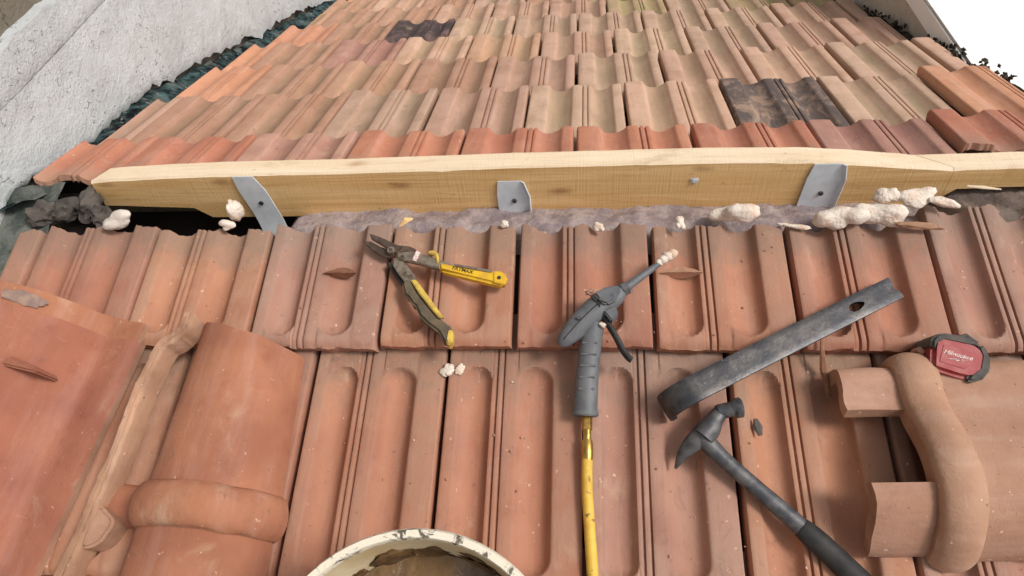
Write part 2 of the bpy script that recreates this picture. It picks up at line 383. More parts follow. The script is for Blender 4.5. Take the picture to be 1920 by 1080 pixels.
def tile_mesh(length, u0=0.0, u1=.970, closed=False, gauge=.34, fine=2, seed=0):
    deep = 1.42 if closed else 1.12
    prof = lambda u: prof1(u)*deep
    """one interlocking tile: x = -u*W, tail at y = 0, head at y = length"""
    us = [u for u, _ in PROF]
    if fine > 1:
        d = []
        for a, b in zip(us, us[1:]):
            k = max(1, math.ceil((b-a)*W/.0034))
            d += [a+(b-a)*i/k for i in range(k)]
        us = d+[us[-1]]
    us = sorted(set([u for u in us if u0 < u < u1]+[u0, u1]))
    if closed:
        vs = [0, .002, .005, .009, .013, .017, .020, .0225, .025, .0275, .030, .033, .036, .040, .044, .06, .12, .2]
        hd = gauge-.024
        vs += [hd-.05, hd-.027, hd-.023, hd-.019, hd-.016, hd-.013, hd-.010, hd-.0075, hd-.005, hd-.0025, hd, hd+.003, hd+.02]
        vs = sorted(v for v in vs if v < length-.004)+[length]
    else:
        vs = [0, .003, .01, .03, .08, .14]; vs = [v for v in vs if v < length-.01]+[length]
    bm = bmesh.new(); top = []
    rn = random.Random(seed); dep = {}; head = {}
    for v in vs:
        row = []
        for u in us:
            z = prof(u)
            if closed:
                for uc, hw in TROUGHS:
                    du = (u-uc)*W
                    if abs(du) > hw: continue
                    for e, sg in ((.019, 1), (gauge-.024, -1)):
                        if sg == -1 and length < gauge-.03: continue
                        dv = hw-(v-e)*sg                 # how far into the rounded end
                        if dv <= 0: continue
                        r_ = math.hypot(du, dv)
                        sd_ = 1 if du >= 0 else -1
                        z = prof(uc+sd_*min(r_, hw)/W)
                        if r_ > hw:                      # flat land round the groove end
                            t = min(1, dv/hw)
                            z = z*(1-t)+(-.0006)*t
                if v < .017: z -= ((.017-v)/.017)**2*.0085
            else:
                if v < .004: z -= (.004-v)*.4
            z += .0007*noise.noise(Vector((u*3, v*9, seed*3.7)))
            x = -u*W + .0009*noise.noise(Vector((u*2+seed, v*14, 9.1)))*(1 if u in (u0, u1) else 0)
            y = v
            if v == length or v == 0: y += (.0022 if v == 0 or length > .3 else .006)*noise.fractal(Vector((u*9, seed*5.1, 2.2 if v else 6.6)), .7, 2.2, 3)
            vt = bm.verts.new((x, y, z)); row.append(vt)
            dep[vt] = max(0, min(1, -z/(.0125*deep))); head[vt] = v/length
        top.append(row)
    nu = len(us)
    for a, b in zip(top, top[1:]):
        for i in range(nu-1): bm.faces.new((a[i+1], a[i], b[i], b[i+1]))
    # underside, ends and sides
    def low(v, dz): 
        w = bm.verts.new((v.co.x, v.co.y, v.co.z+dz)); dep[w] = .2; head[w] = head[v]; return w
    tail = []
    for v in top[0]:
        d = dep[v]; u = -v.co.x/W
        wav = max(0, -prof(min(max(u, 0), .970)))
        w = bm.verts.new((v.co.x, v.co.y+.003, (-.025-.45*wav) if closed else v.co.z-.013)); dep[w] = .1; head[w] = 0; tail.append(w)
    hd_ = [low(v, -.012) for v in top[-1]]
    for i in range(nu-1):
        bm.faces.new((top[0][i], top[0][i+1], tail[i+1], tail[i]))
        bm.faces.new((top[-1][i+1], top[-1][i], hd_[i], hd_[i+1]))
        bm.faces.new((tail[i], tail[i+1], hd_[i+1], hd_[i]))
    for i in (0, nu-1):
        col = [r[i] for r in top]; lo = [tail[i]]+[low(v, -.013) for v in col[1:-1]]+[hd_[i]]
        for j in range(len(col)-1): bm.faces.new((col[j], col[j+1], lo[j+1], lo[j]))
    bmesh.ops.recalc_face_normals(bm, faces=bm.faces[:])
    me = bpy.data.meshes.new('roof_tile'); bm.verts.index_update()
    dl = [0]*len(bm.verts); hl = [0]*len(bm.verts)
    for v in bm.verts: dl[v.index] = dep[v]; hl[v.index] = head[v]
    bm.to_mesh(me); bm.free()
    for nm, arr in (('dep', dl), ('head', hl)):
        a = me.attributes.new(nm, 'FLOAT', 'POINT'); a.data.foreach_set('value', arr)
    for p in me.polygons: p.use_smooth = True
    me.set_sharp_from_angle(angle=math.radians(38))
    return me
_tiles = {}
def tile(name, mat, parent, m, **kw):
    key = tuple(sorted(kw.items()))
    if key not in _tiles: _tiles[key] = tile_mesh(**kw)
    me = _tiles[key]
    if not me.materials: me.materials.append(mat)
    o = bpy.data.objects.new(name, me); COL.objects.link(o); o.parent = parent
    o.material_slots[0].link = 'OBJECT'; o.material_slots[0].material = mat
    o.matrix_parent_inverse = parent.matrix_world.inverted(); o.matrix_world = m
    return o
bpy.context.view_layer.update()

rnd = random.Random(11)
X0F, X0N = 0.1218, 0.0301
S1F, LF = 0.1867, 0.3068
TILT_F = math.atan2(.027, LF)
# far slope
for r in range(10):
    s_end = S1F + r*LF
    par = 0 if r % 2 == 0 else .5
    for k in range(-7, 6):
        x = X0F + (k+par)*W                        # the joint on the tile's left
        lo, hi = (-.884 if r == 0 else -.905+.008*(r % 3)), (1.005 if r < 8 else 1.01)
        a, b = max(0, (lo-x)/W), min(.970, (hi-x-.002)/W)
        if b-a < .12 or a > .9: continue
        a = round(a, 2); b = round(b, 3)
        kk = k+par
        t = rnd.random()
        if r == 0:
            mat = MAUVE if kk in (-3, 2) else ORANGE
        else:
            xm = x+W/2
            if xm < -.45: mat = BROWN if t < .8 else PINK
            elif xm < .1: mat = (PINK, BEIGE, BROWN)[int(t*3)]
            else: mat = PINK if t < .5 else BEIGE
        if (r, kk) == (1, 1.5): mat = BURNT
        if (r, kk) in ((1, 3.5), (2, -5), (4, -5)): mat = BRIGHT
        if (r, kk) == (4, -3): mat = CHAR
        if (r, kk) == (3, -3.5): mat = MAUVE
        if r >= 5 and x > .05 and t < .6: mat = MOSSY
        if (r, kk) in ((5, 3.5), (5, 2.5)): mat = MOSSY
        lift = 0.0; roll = rnd.uniform(-.008, .008)
        if (r, kk) in ((0, 3), (1, 3.5)): lift = .010 if r == 0 else .007; roll = -.02
        if x > .7: lift += .004+.02*(x-.7)
        Lt = .385
        if r == 0: Lt = .165 if x < .6 else .150
        dx = .003+rnd.uniform(-.0015, .0015)
        m = far_m(x+dx, s_end+rnd.uniform(-.003, .003), rnd.uniform(-.0012, .0012)+lift, rnd.uniform(-.008, .008), -TILT_F+rnd.uniform(-.004, .004), roll)
        if x < -.8 and a > 0 and mat is BROWN and t > .55: mat = BRIGHT
        tile('roof_tile', mat, ROOF_FAR, m, length=Lt, u0=a, u1=b, closed=False, fine=2 if r < 2 else 1, seed=rnd.randrange(3) if a == 0 and b == .970 else k)

# near slope
LN = .34; TILT_N = math.atan2(.029, LN)
for r in range(4):
    s_end = .328 + r*LN
    par = 0 if r % 2 == 0 else .5
    for k in range(-5, 7):
        x = X0N + (k+par)*W                        # the joint on the tile's right
        lo, hi = -.86, 1.0
        a, b = max(0, (x-hi)/W), min(.970, (x-lo)/W)
        if b-a < .10 or a > .9: continue
        a = round(a, 2); b = round(b, 3)
        Lt = .405
        if r == 0: Lt = .212 if k <= 3 else .245
        if r == 0 and k in (-3, -1): Lt = .222
        t = rnd.random()
        mat = NEARCLAY if (t < .80 or x < -.25) else NEARPINK
        if r >= 1 and x > .2: mat = NEARPINK if t < .7 else NEARCLAY
        m = near_m(x-.003+rnd.uniform(-.0015, .0015), s_end+rnd.uniform(-.003, .003), rnd.uniform(-.001, .001), rnd.uniform(-.006, .006), -TILT_N+rnd.uniform(-.003, .003), rnd.uniform(-.006, .006))
        tile('roof_tile', mat, ROOF_NEAR, m, length=Lt, u0=a, u1=b, closed=True, gauge=LN, fine=2, seed=rnd.randrange(3) if a == 0 and b == .970 else k)

# ---- left wall: plaster face with ragged foot, plain band above it, bare stone on top
wall = thing('plaster_wall', 'rough white plastered wall rising along the left side of the roof', 'wall', Matrix.Translation((XL, 0, 0)))
bm = bmesh.new()
NY, NZ = 230, 16
cols = []
for i in range(NY+1):
    y = -1.35+(3.6+1.35)*i/NY
    zr = -abs(y)*math.tan(AF)
    base = zr + (.004 if y > .55 else .004-.062*min(1, (.55-y)/.45) if y > -.2 else -.05)
    edge = base + .022*noise.fractal(Vector((y*9, 3.3, 0)), .7, 2.2, 5) + .012*noise.noise(Vector((y*40, 1, 8)))
    topz = .064+.0015*noise.noise(Vector((y*5, 0, 0)))
    c = []
    for j in range(NZ+1):
        f = j/NZ
        z = edge+(topz-edge)*f
        x = .004*noise.fractal(Vector((0, y*7, z*7)), .8, 2.1, 4)+.0012*noise.noise(Vector((y*45, z*45, 2)))
        if j == 0: x -= .006
        c.append(bm.verts.new((x, y, z)))
    back = bm.verts.new((-.03, y, edge+.004))
    cols.append([back]+c)
for a, b in zip(cols, cols[1:]):
    for j in range(NZ+1): bm.faces.new((a[j], b[j], b[j+1], a[j+1]))
part('plaster_coat', bm, PLASTER, wall, 50)
bm = bmesh.new(); cols = []
for i in range(231):
    y = -1.35+4.95*i/230
    c = []
    for j, z in enumerate((.0605, .0655, .09, .115, .138, .145)):
        x = (-.0045 if j == 0 else -.0018)+.004*noise.fractal(Vector((0, y*7, .064*7)), .8, 2.1, 4)+.0012*noise.noise(Vector((y*45, .064*45, 2)))-(.03 if j == 5 else 0)
        zz = z+(.006*noise.fractal(Vector((y*14, 1, 1)), .8, 2, 4) if j >= 4 else 0)
        c.append(bm.verts.new((x, y, zz)))
    cols.append(c)
for a, b in zip(cols, cols[1:]):
    for j in range(5): bm.faces.new((a[j], b[j], b[j+1], a[j+1]))
part('upper_plaster_band', bm, PLASTER, wall, 50)
bm = bmesh.new(); cols = []
for i in range(101):
    y = -1.35+4.95*i/100
    c = []
    for j in range(13):
        z = .12+2.6*j/12  # unseen height raised to block sky light from the left
        c.append(bm.verts.new((-.022+.006*noise.fractal(Vector((y*8, z*8, 7)), .8, 2, 4), y, z)))
    cols.append(c+[bm.verts.new((-.35, y, 2.72))])
for a, b in zip(cols, cols[1:]):
    for j in range(13): bm.faces.new((a[j], b[j], b[j+1], a[j+1]))
part('bare_masonry', bm, MASON, wall, 50)
part('wall_core', box(-.4, -.031, -1.34, 3.59, -4.2, 2.7), MASON, wall, None)

CEMENT = simple('grey_green_cement', srgb(70, 76, 72), srgb(112, 114, 108), 22, .95, bump=.9, bscale=70, dist=.006, spec=.1)
# dark sealant filling the joint between wall and tiles
def sealant(name, label, m, s0, s1, x0, x1, h, mat, n=130, rough=.009, cat='sealant'):
    bm = bmesh.new(); rows = []
    for i in range(n+1):
        s = s0+(s1-s0)*i/n
        r = []
        for j in range(9):
            f = j/8; x = x0+(x1-x0)*f
            z = h(s, f)+rough*noise.fractal(Vector((x*22, s*22, 5)), .75, 2.1, 5)
            r.append(bm.verts.new((x, -s, z)))
        rows.append(r)
    for a, b in zip(rows, rows[1:]):
        for j in range(8): bm.faces.new((a[j], a[j+1], b[j+1], b[j]))
    o = link(name, to_mesh(bm, name, 70), None, mat); o.matrix_world = m
    return tag(o, label, cat)
sealant('joint_sealant', 'dark green and black sealant strip between white wall and far tiles', Matrix.Rotation(-AF, 4, 'X') @ Matrix.Rotation(PI, 4, 'Z'), -.03, 3.3, .85, .95, lambda s, f: -.046+(f**1.3)*(.040-.066*max(0, min(1, (.5-s)/.45))), TAR)
sealant('joint_sealant', 'rough grey green cement strip between white wall and near tiles', NEAR_T.copy(), .0, 1.3, -.95, -.82, lambda s, f: -.035-.02*(1-f), CEMENT, 70)

# ---- right wall: low grey render below an added white slab for the blown-out background
rw = thing('low_side_wall', 'low grey rendered wall right of the roof, with an added white slab for the blown-out background', 'wall', Matrix.Translation((XR, 0, 0)))
bm = bmesh.new(); cols = []
for i in range(101):
    y = -1.4+5.0*i/100; c = []
    for j in range(11):
        z = -1.25+(1.25-.205)*j/10
        c.append(bm.verts.new((.003*noise.fractal(Vector((y*6, z*6, 3)), .8, 2, 4), y, z)))
    cols.append(c)
for a, b in zip(cols, cols[1:]):
    for j in range(10): bm.faces.new((a[j], b[j], b[j+1], a[j+1]))
part('render_face', bm, PLASTER2, rw, 50)
part('blown_out_top', box(-.004, 2.6, -1.4, 3.6, -.26, -.203), WHITE, rw, 40, .006)  # added slab, carries the glare of the background beyond the roof
part('wall_core', box(.012, 2.5, -1.38, 3.58, -4.2, -.262), PLASTER2, rw, None)
for i, (y, ln, lab) in enumerate(((.47, .10, 'small clump of black moss at the right wall nearest the ridge'), (.72, .17, 'middle clump of black moss between right wall and tiles'), (1.10, .26, 'long clump of black moss at the top right wall foot'))):
    bm = bmesh.new()
    for q in range(40 if i == 0 else 80):
        yy = y+rnd.uniform(-.5, .5)*ln*1.3
        b2 = blob(rnd.uniform(.002, .006), rnd.uniform(.002, .009), rnd.uniform(.002, .006), q+i*80, .8, 3, 2, False)
        tmp = bpy.data.meshes.new('t'); b2.to_mesh(tmp); b2.free()
        tmp.transform(Matrix.Translation((1.016+rnd.uniform(-.014, .012), yy, -yy*math.tan(AF)-.008+rnd.triangular(-.02, .022, -.008))))
        bm.from_mesh(tmp); bpy.data.meshes.remove(tmp)
    o = link('moss_clump', to_mesh(bm, 'moss_clump', 60), None, LICHEN); tag(o, lab, 'moss', 'moss along the right wall', 'stuff')

sealant('dirty_joint', 'narrow black dirty joint between far tiles and right wall', FAR_T.copy(), .25, 3.3, -1.034, -.99, lambda s, f: -.016-.012*f, LICHEN, 150, .016, 'joint')
# ---- mortar bed under the ridge board
def bed(name, x0, x1, zf, mat, label, nx, seed, y0=-.125, y1=.03):
    bm = bmesh.new(); ny = 14; g = []
    for j in range(ny+1):
        r = []
        for i in range(nx+1):
            x = x0+(x1-x0)*i/nx; y = y0+(y1-y0)*j/ny
            e = min(1, min(i, nx-i)/3)
            z = zf(x, y)+(.010*noise.fractal(Vector((x*20, y*20, seed)), .7, 2.1, 5))*e-(1-e)*.03
            r.append(bm.verts.new((x, y, z)))
        g.append(r)
    for j in range(ny):
        for i in range(nx): bm.faces.new((g[j][i], g[j][i+1], g[j+1][i+1], g[j+1][i]))
    o = link(name, to_mesh(bm, name, 70), None, mat); return tag(o, label, 'mortar')
bed('mortar_bed', -.40, .73, lambda x, y: -.090+.020*max(0, (-.02-y)/.06)-1.2*max(0, -.086-y), MORTAR, 'violet grey mortar bed showing below the long ridge board', 110, 1)
bed('mortar_bed', .71, 1.02, lambda x, y: -.072+.012*max(0, (-.02-y)/.06)-1.2*max(0, -.08-y), MORTARB, 'dark brown mortar under the right end of the board', 34, 2)

# ---- ridge boards
def board(name, label, top, bot, y0, y1, skew0, skew1):
    """top/bot: (x, z) lines; ends skewed in plan"""
    def ev(L, x):
        for (a, za), (b, zb) in zip(L, L[1:]):
            if x <= b: return za+(zb-za)*(x-a)/(b-a)
        return L[-1][1]
    xs = sorted(set([round(x, 4) for x, _ in top]+[round(x, 4) for x, _ in bot]))
    d = []
    for a, b in zip(xs, xs[1:]):
        k = max(1, int((b-a)/.02)); d += [a+(b-a)*i/k for i in range(k)]
    xs = d+[xs[-1]]
    bm = bmesh.new(); R = []
    for x in xs:
        f = (x-xs[0])/(xs[-1]-xs[0]); sk = skew0*(1-f)**20+skew1*f**20
        wob = .0011*noise.noise(Vector((x*25, 0, 3)))
        zt, zb = ev(top, x)+wob, ev(bot, x)+wob*.6
        ch = .0028+.0030*abs(noise.noise(Vector((x*34, 5, 3))))
        pts = [(x, y0, zb), (x, y0, zt-ch), (x, y0+ch, zt), (x+sk, y1-.002, zt-.001), (x+sk, y1, zt-.003), (x+sk, y1, zb)]
        R.append([bm.verts.new(p) for p in pts])
    for a, b in zip(R, R[1:]):
        for j in range(6):
            fc = bm.faces.new((a[j], a[(j+1) % 6], b[(j+1) % 6], b[j]))
            fc.material_index = 1 if j in (1, 2, 3) else 0  # upper faces take the timber lightened for sky light
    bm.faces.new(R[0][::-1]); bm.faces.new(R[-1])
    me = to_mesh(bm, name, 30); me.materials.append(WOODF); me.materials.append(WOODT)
    o = link(name, me); return tag(o, label, 'board', 'boards along the ridge')
board('ridge_board', 'long honey coloured wooden ridge board held by three metal brackets',
      [(-.742, -.010), (-.6, -.0035), (-.467, -.001), (-.276, -.001), (-.1, .002), (.018, .004), (.198, .005), (.338, .0058), (.48, .003), (.563, -.0035), (.64, -.012), (.722, -.0185)],
      [(-.742, -.066), (-.574, -.0757), (-.548, -.099), (-.3, -.100), (.0, -.0965), (.2, -.0945), (.5, -.0945), (.70, -.0945), (.722, -.078)], -.02, .021, .02, -.047)
board('ridge_board', 'short pale board end butting the long ridge board at far right',
      [(.7228, -.0184), (.81, -.0165), (1.0, -.016)], [(.7228, -.0775), (.74, -.060), (.81, -.0575), (1.0, -.056)], -.0199, .0212, -.047, 0)
# screw head standing in the board
scr = thing('wood_screw', 'small pale screw head in the face of the long ridge board', 'screw', Matrix.Translation((.319, -.021, -.031)) @ Matrix.Rotation(PI/2, 4, 'X'))
part('screw_head', cyl((0, 0), .0045, -.004, .002, 14), GALV, scr, 40, .0008)
part('chipped_rim', blob(.007, .006, .0016, 4, .5), FOAMS, scr)

# ---- brackets
def bracket(x, ztop, w, zscrew, lean, label, flange):
    t = thing('ridge_bracket', label, 'bracket', Matrix.Translation((x, -.0212, 0)), 'brackets on the ridge board')
    path = [(0, ztop), (-.0006, ztop-.03), (-.001, -.07), (-.0016, -.088), (-.003, -.104), (-.006, -.118), (-.010, -.130), (-.014, -.140)]
    bm = bmesh.new(); R = []
    for y, z in path:
        dx = lean*(ztop-z)
        c = .004 if z == ztop else 0
        R.append([bm.verts.new(p) for p in ((-w/2+dx+c, y, z), (w/2+dx-c*2, y, z), (w/2+dx-c*2, y-.0022, z+.0006), (-w/2+dx+c, y-.0022, z+.0006))])
    for a, b in zip(R, R[1:]):
        for j in range(4): bm.faces.new((a[j], a[(j+1) % 4], b[(j+1) % 4], b[j]))
    bm.faces.new(R[0]); bm.faces.new(R[-1][::-1])
    part('plate', bm, GALV, t, 35, .0006)
    if flange:
        bm = bmesh.new(); R = []
        for y, z in path[:5]:
            dx = lean*(ztop-z); o = -.004 if z == ztop else 0
            R.append([bm.verts.new(p) for p in ((w/2+dx+o*2-.0012, y-.0024, z), (w/2+dx+o*2+.004, y-.0075, z), (w/2+dx+o*2+.0055, y-.0060, z), (w/2+dx+o*2+.0005, y-.0008, z))])
        for a, b in zip(R, R[1:]):
            for j in range(4): bm.faces.new((a[j], a[(j+1) % 4], b[(j+1) % 4], b[j]))
        bm.faces.new(R[0]); bm.faces.new(R[-1][::-1])
        part('bent_flange', bm, GALV, t, 35)
    s = bpy.data.objects.new('screw', cyl_mesh); COL.objects.link(s); s.parent = t
    s.location = (lean*(ztop-zscrew)+.003, -.0042, zscrew); s.rotation_euler = (PI/2, 0, 0)
    h = bpy.data.objects.new('drive_socket', socket_mesh); COL.objects.link(h); h.parent = s; h.location = (0, 0, .0014)
    return t
bm = cyl((0, 0), .0042, -.003, .0014, 16); cyl_mesh = to_mesh(bm, 'screw', 40); cyl_mesh.materials.append(SCREW)
bm = prism([(.0018*math.cos(PI/3*k), .0018*math.sin(PI/3*k)) for k in range(6)], -.0012, .0002); socket_mesh = to_mesh(bm, 'drive_socket'); socket_mesh.materials.append(BLACK)
bracket(-.452, -.003, .050, -.062, .16, 'leaning galvanised bracket near the left end of the ridge board', False)
bracket(.013, -.024, .053, -.066, .02, 'short galvanised bracket at the middle of the ridge board', True)
bracket(.527, -.001, .056, -.060, -.06, 'tall bright galvanised bracket right of the board middle', True)

def foam_mesh(rx, ry, rz, seed, amp):
    rn = random.Random(seed*13+5)
    k = 4+int(amp*12)
    lobes = [(Vector((rn.uniform(-.72, .72), rn.uniform(-.55, .55), rn.uniform(-.35, .45))), rn.uniform(.38, .58)) for _ in range(k-1)]+[(Vector((0, 0, -.15)), .58)]
    def f(p):
        e = 0.0
        for c, r in lobes: e += math.exp(-12*((p-c).length-r))
        return -math.log(max(e, 1e-30))/12
    bm = bmesh.new(); bmesh.ops.create_icosphere(bm, subdivisions=4, radius=1.0)
    for v in bm.verts:
        d = v.co.normalized(); t = 0.0
        for _ in range(30):
            g = -f(d*t)
            if g < .002: break
            t += g*.9
        p = d*t*(1+.11*noise.noise(d*3.2+Vector((seed, 0, 0)))+.035*noise.noise(d*9)+.012*noise.noise(d*26))
        v.co = Vector((p.x*rx, p.y*ry, max(-.6, p.z)*rz))
    return bm
# ---- cured foam lumps and mortar scraps along the ridge
def foam(label, x, s, h, r, seed, mat=FOAM, rz=0, amp=.28, name='foam_lump', cat='foam', group='cured foam along the ridge', frq=2.2):
    o = link(name, to_mesh(foam_mesh(*r, seed, amp) if mat in (FOAM, FOAMS) else blob(*r, seed, amp, frq), name, 80), None, mat); o.matrix_world = near_m(x, s, h, rz)
    return tag(o, label, cat, group)
foam('smooth pale foam lump at the left below the board end', -.672, .100, -.012, (.031, .020, .018), 1, FOAMS, .25, .12)
foam('crooked upright foam dollop against the left bracket', -.457, .078, -.008, (.012, .020, .030), 2, FOAM, .3, .4)
foam('small round foam lump below the left bracket', -.466, .108, -.012, (.017, .011, .011), 3, FOAM, 0, .2)
foam('smooth white foam lump alone between middle and right brackets', .371, .100, -.008, (.033, .022, .022), 4, FOAM, .1, .12)
foam('large foam lump at the foot of the right bracket', .531, .108, -.004, (.035, .024, .026), 5, FOAM, .1, .18)
foam('large ribbed foam lump beside the one at right bracket', .594, .106, -.006, (.038, .022, .024), 6, FOAM, 0, .3, frq=3.2)
foam('round foam lump resting against the board right of the bracket', .606, .076, -.004, (.021, .016, .017), 7, FOAM, 0, .18)
foam('low elongated foam lump under the board towards the right end', .650, .080, -.006, (.030, .016, .013), 8, FOAM, .2, .35)
foam('rightmost flat foam scrap on top of the tiles', .688, .090, -.004, (.022, .010, .008), 9, FOAM, -.3, .35)
foam('small white foam dab right of the middle bracket', .160, .120, -.014, (.010, .008, .010), 10, FOAM, 0, .2)
foam('tiny foam crumb pair above the gun nozzle', .289, .118, -.008, (.009, .011, .008), 11, FOAM, .5, .45)
foam('tiny foam crumb at the foot of the middle bracket', .006, .116, -.010, (.008, .006, .006), 12, FOAM, 0, .35)
foam('thin white foam bead along a tile head left of right bracket', .468, .124, -.012, (.024, .005, .005), 13, FOAM, -.15, .35, frq=4)
foam('white foam scrap on the lower tiles below the snips', -.072, .360, -.024, (.010, .011, .006), 14, FOAM, .4, .55)
foam('small white foam scrap beside another on the lower tiles', -.052, .357, -.025, (.006, .010, .005), 15, FOAM, -.5, .55)
def plug(label, x, s_, hw, mat, seed):
    """mortar left in a tile trough: flat top, upright broken front"""
    bm = bmesh.new(); n = 12; F, T, Bk = [], [], []
    for i in range(n+1):
        t = -1+2*i/n; jx = .0012*noise.noise(Vector((i*.9, seed, 0)))
        F.append(bm.verts.new((t*hw, -.003*(1-t*t)+jx, -.016*(1-abs(t)**2.2))))
        T.append(bm.verts.new((t*hw*1.04, jx-.0015*(1-t*t), -.0+.0055*(1-t*t)+.0022*noise.noise(Vector((i*.7, seed, 4))))))
        Bk.append(bm.verts.new((t*hw*.7, .016*(1-.6*t*t)+.004*noise.noise(Vector((i*.8, seed, 9))), -.004-.009*(1-t*t))))
    for a, b in ((F, T), (T, Bk)):
        for i in range(n): bm.faces.new((a[i], a[i+1], b[i+1], b[i]))
    o = link('mortar_dab', to_mesh(bm, 'mortar_dab', 30), None, mat); o.matrix_world = near_m(x, s_, -.0075)
    return tag(o, label, 'mortar')
plug('half dome of dried mortar in a tile trough left of snips', -.2575, .203, .028, SPLINT, 21)
plug('flat dab of dried mortar in the trough at gun nozzle tip', .286, .205, .032, RIDGEEDGE, 22)
foam('thin mortar smear on tile head near the right edge', .645, .130, -.004, (.034, .006, .005), 23, RIDGEEDGE, -.1, .4, 'mortar_dab', 'mortar', None)
for i, (x, s, r, lab) in enumerate(((-.835, .072, (.030, .022, .020), 'broad grey rubble stone at the wall, leftmost of four'), (-.79, .066, (.026, .018, .020), 'second rubble stone from the wall'),
                                   (-.752, .052, (.030, .022, .024), 'largest dark rubble stone beside the board end'), (-.722, .078, (.022, .018, .014), 'small rubble stone nearest the board'))):
    o = link('rubble_stone', to_mesh(blob(*r, 31+i, .5, 1.6, 3), 'rubble_stone', 30), None, STONE)
    o.matrix_world = near_m(x, s, -.03, i*.7); tag(o, lab, 'stone', 'rubble at the left end of the ridge')
# wood scraps
def splint(label, pts, r, mat, name='wood_splinter', cat='splinter'):
    o = link(name, to_mesh(tube(pts, r, n=6, flat=.45), name, 30), None, mat); o.matrix_world = NEAR_T.copy(); return tag(o, label, cat)
splint('thin wood splinter lying down the tiles below the pry bar', [(.474, -.318, .004), (.477, -.356, -.014), (.482, -.395, -.021)], [.002, .0055, .003], SPLINT)
splint('small wood chip wedged between board and tile', [(-.170, -.113, -.016), (-.160, -.104, -.012), (-.148, -.100, -.014)], [.002, .006, .002], WOODF, 'wood_chip', 'chip')
splint('grey scrap of slate lying right of the hammer head', [(.376, -.428, -.019), (.378, -.440, -.018), (.380, -.452, -.017)], [.003, .007, .003], STONE, 'slate_scrap', 'scrap')
splint('thin pale splinter under the right board end', [(.73, -.06, -.005), (.75, -.066, 0), (.775, -.070, 0)], [.002, .003, .001], WOODT)

# ------------------------------------------------------------------ loose ridge tiles
def shell(prof2, stations, thick, mask=None, bm=None, taper=None, wob=0.0, seed=0, skew=None):
    """bent sheet: prof2 (a, h) points across, stations (b, outward) along; mask(i, j) drops cells"""
    bm = bm or bmesh.new(); n = len(prof2)
    nr = []
    for i in range(n):
        a = Vector(prof2[min(i+1, n-1)])-Vector(prof2[max(i-1, 0)])
        v = Vector((-a.y, a.x)).normalized(); nr.append(v)
    if sum(v.y for v in nr) < 0: nr = [-v for v in nr]
    O, I = [], []
    for b, off in stations:
        k = taper(b) if taper else 1.0
        ro, ri = [], []
        for i in range(n):
            p = Vector(prof2[i]); p = Vector((p.x*k, p.y))
            w = wob*noise.noise(Vector((p.x*20+seed, b*20, 1)))
            q = p+nr[i]*(off+w); t = p+nr[i]*(-thick)
            e = wob*1.6*noise.noise(Vector((p.x*35+seed, seed*2.2, b))) if b in (stations[0][0], stations[-1][0]) else 0
            if skew: e += skew(prof2[i][0], b)
            ro.append(bm.verts.new((q.x, b+e, q.y))); ri.append(bm.verts.new((t.x, b+e, t.y)))
        O.append(ro); I.append(ri)
    M = len(stations)
    on = lambda i, j: 0 <= i < n-1 and 0 <= j < M-1 and not (mask and mask(i, j))
    for j in range(M-1):
        for i in range(n-1):
            if not on(i, j): continue
            bm.faces.new((O[j][i], O[j][i+1], O[j+1][i+1], O[j+1][i]))
            bm.faces.new((I[j][i], I[j+1][i], I[j+1][i+1], I[j][i+1]))
            if not on(i-1, j): f = bm.faces.new((O[j][i], O[j+1][i], I[j+1][i], I[j][i])); f.material_index = 1
            if not on(i+1, j): f = bm.faces.new((O[j][i+1], I[j][i+1], I[j+1][i+1], O[j+1][i+1])); f.material_index = 1
            if not on(i, j-1): f = bm.faces.new((O[j][i], I[j][i], I[j][i+1], O[j][i+1])); f.material_index = 1
            if not on(i, j+1): f = bm.faces.new((O[j+1][i], O[j+1][i+1], I[j+1][i+1], I[j+1][i])); f.material_index = 1
    return bm
def shell_part(name, bm, mats, parent, smooth=38):
    me = to_mesh(bm, name, smooth)
    for m in mats: me.materials.append(m)
    return link(name, me, parent)
def frange(a, b, n): return [a+(b-a)*i/n for i in range(n+1)]
def bead(b0, b1, h, n=10):
    return [(b0+(b1-b0)*i/n, h*math.sin(PI*i/n)**.55+.0008) for i in range(n+1)]

# right: dusty ridge tile lying along the ridge direction, notched neck to the left
R_ = thing('ridge_tile', 'dusty half round ridge tile with notched neck at lower right', 'ridge tile', near_m(.586, .484, -.014, 0, -.08) @ Matrix.Rotation(math.radians(-90+2.2), 4, 'Z'), 'loose ridge tiles')
arc = [(-.132, 0), (-.131, .024), (-.124, .043), (-.110, .052), (-.092, .051), (-.072, .050), (-.05, .055), (-.03, .065), (-.008, .075), (.018, .081), (.045, .080), (.07, .071), (.092, .055), (.110, .034), (.122, .014), (.126, 0)]
arc = [(v.x, v.y) for v in spline([(a, h, 0) for a, h in arc], 2)]
shell_part('body', shell(arc, [(b, 0) for b in frange(.004, .36, 12)], .012, wob=.0014, seed=3), (RIDGEPALE, RIDGEEDGE), R_)
neck = [(a*.955, h*.92) for a, h in arc]
shell_part('neck', shell(neck, [(b, 0) for b in frange(-.098, .006, 13)], .019, mask=lambda i, j: (11 <= i <= 19 and j <= 8), wob=.0032, seed=5), (RIDGEPALE, RIDGEEDGE), R_)
shell_part('collar', shell(arc, bead(-.026, .030, .0135, 14), .006, wob=.0012, seed=8), (RIDGEPALE, RIDGEEDGE), R_)

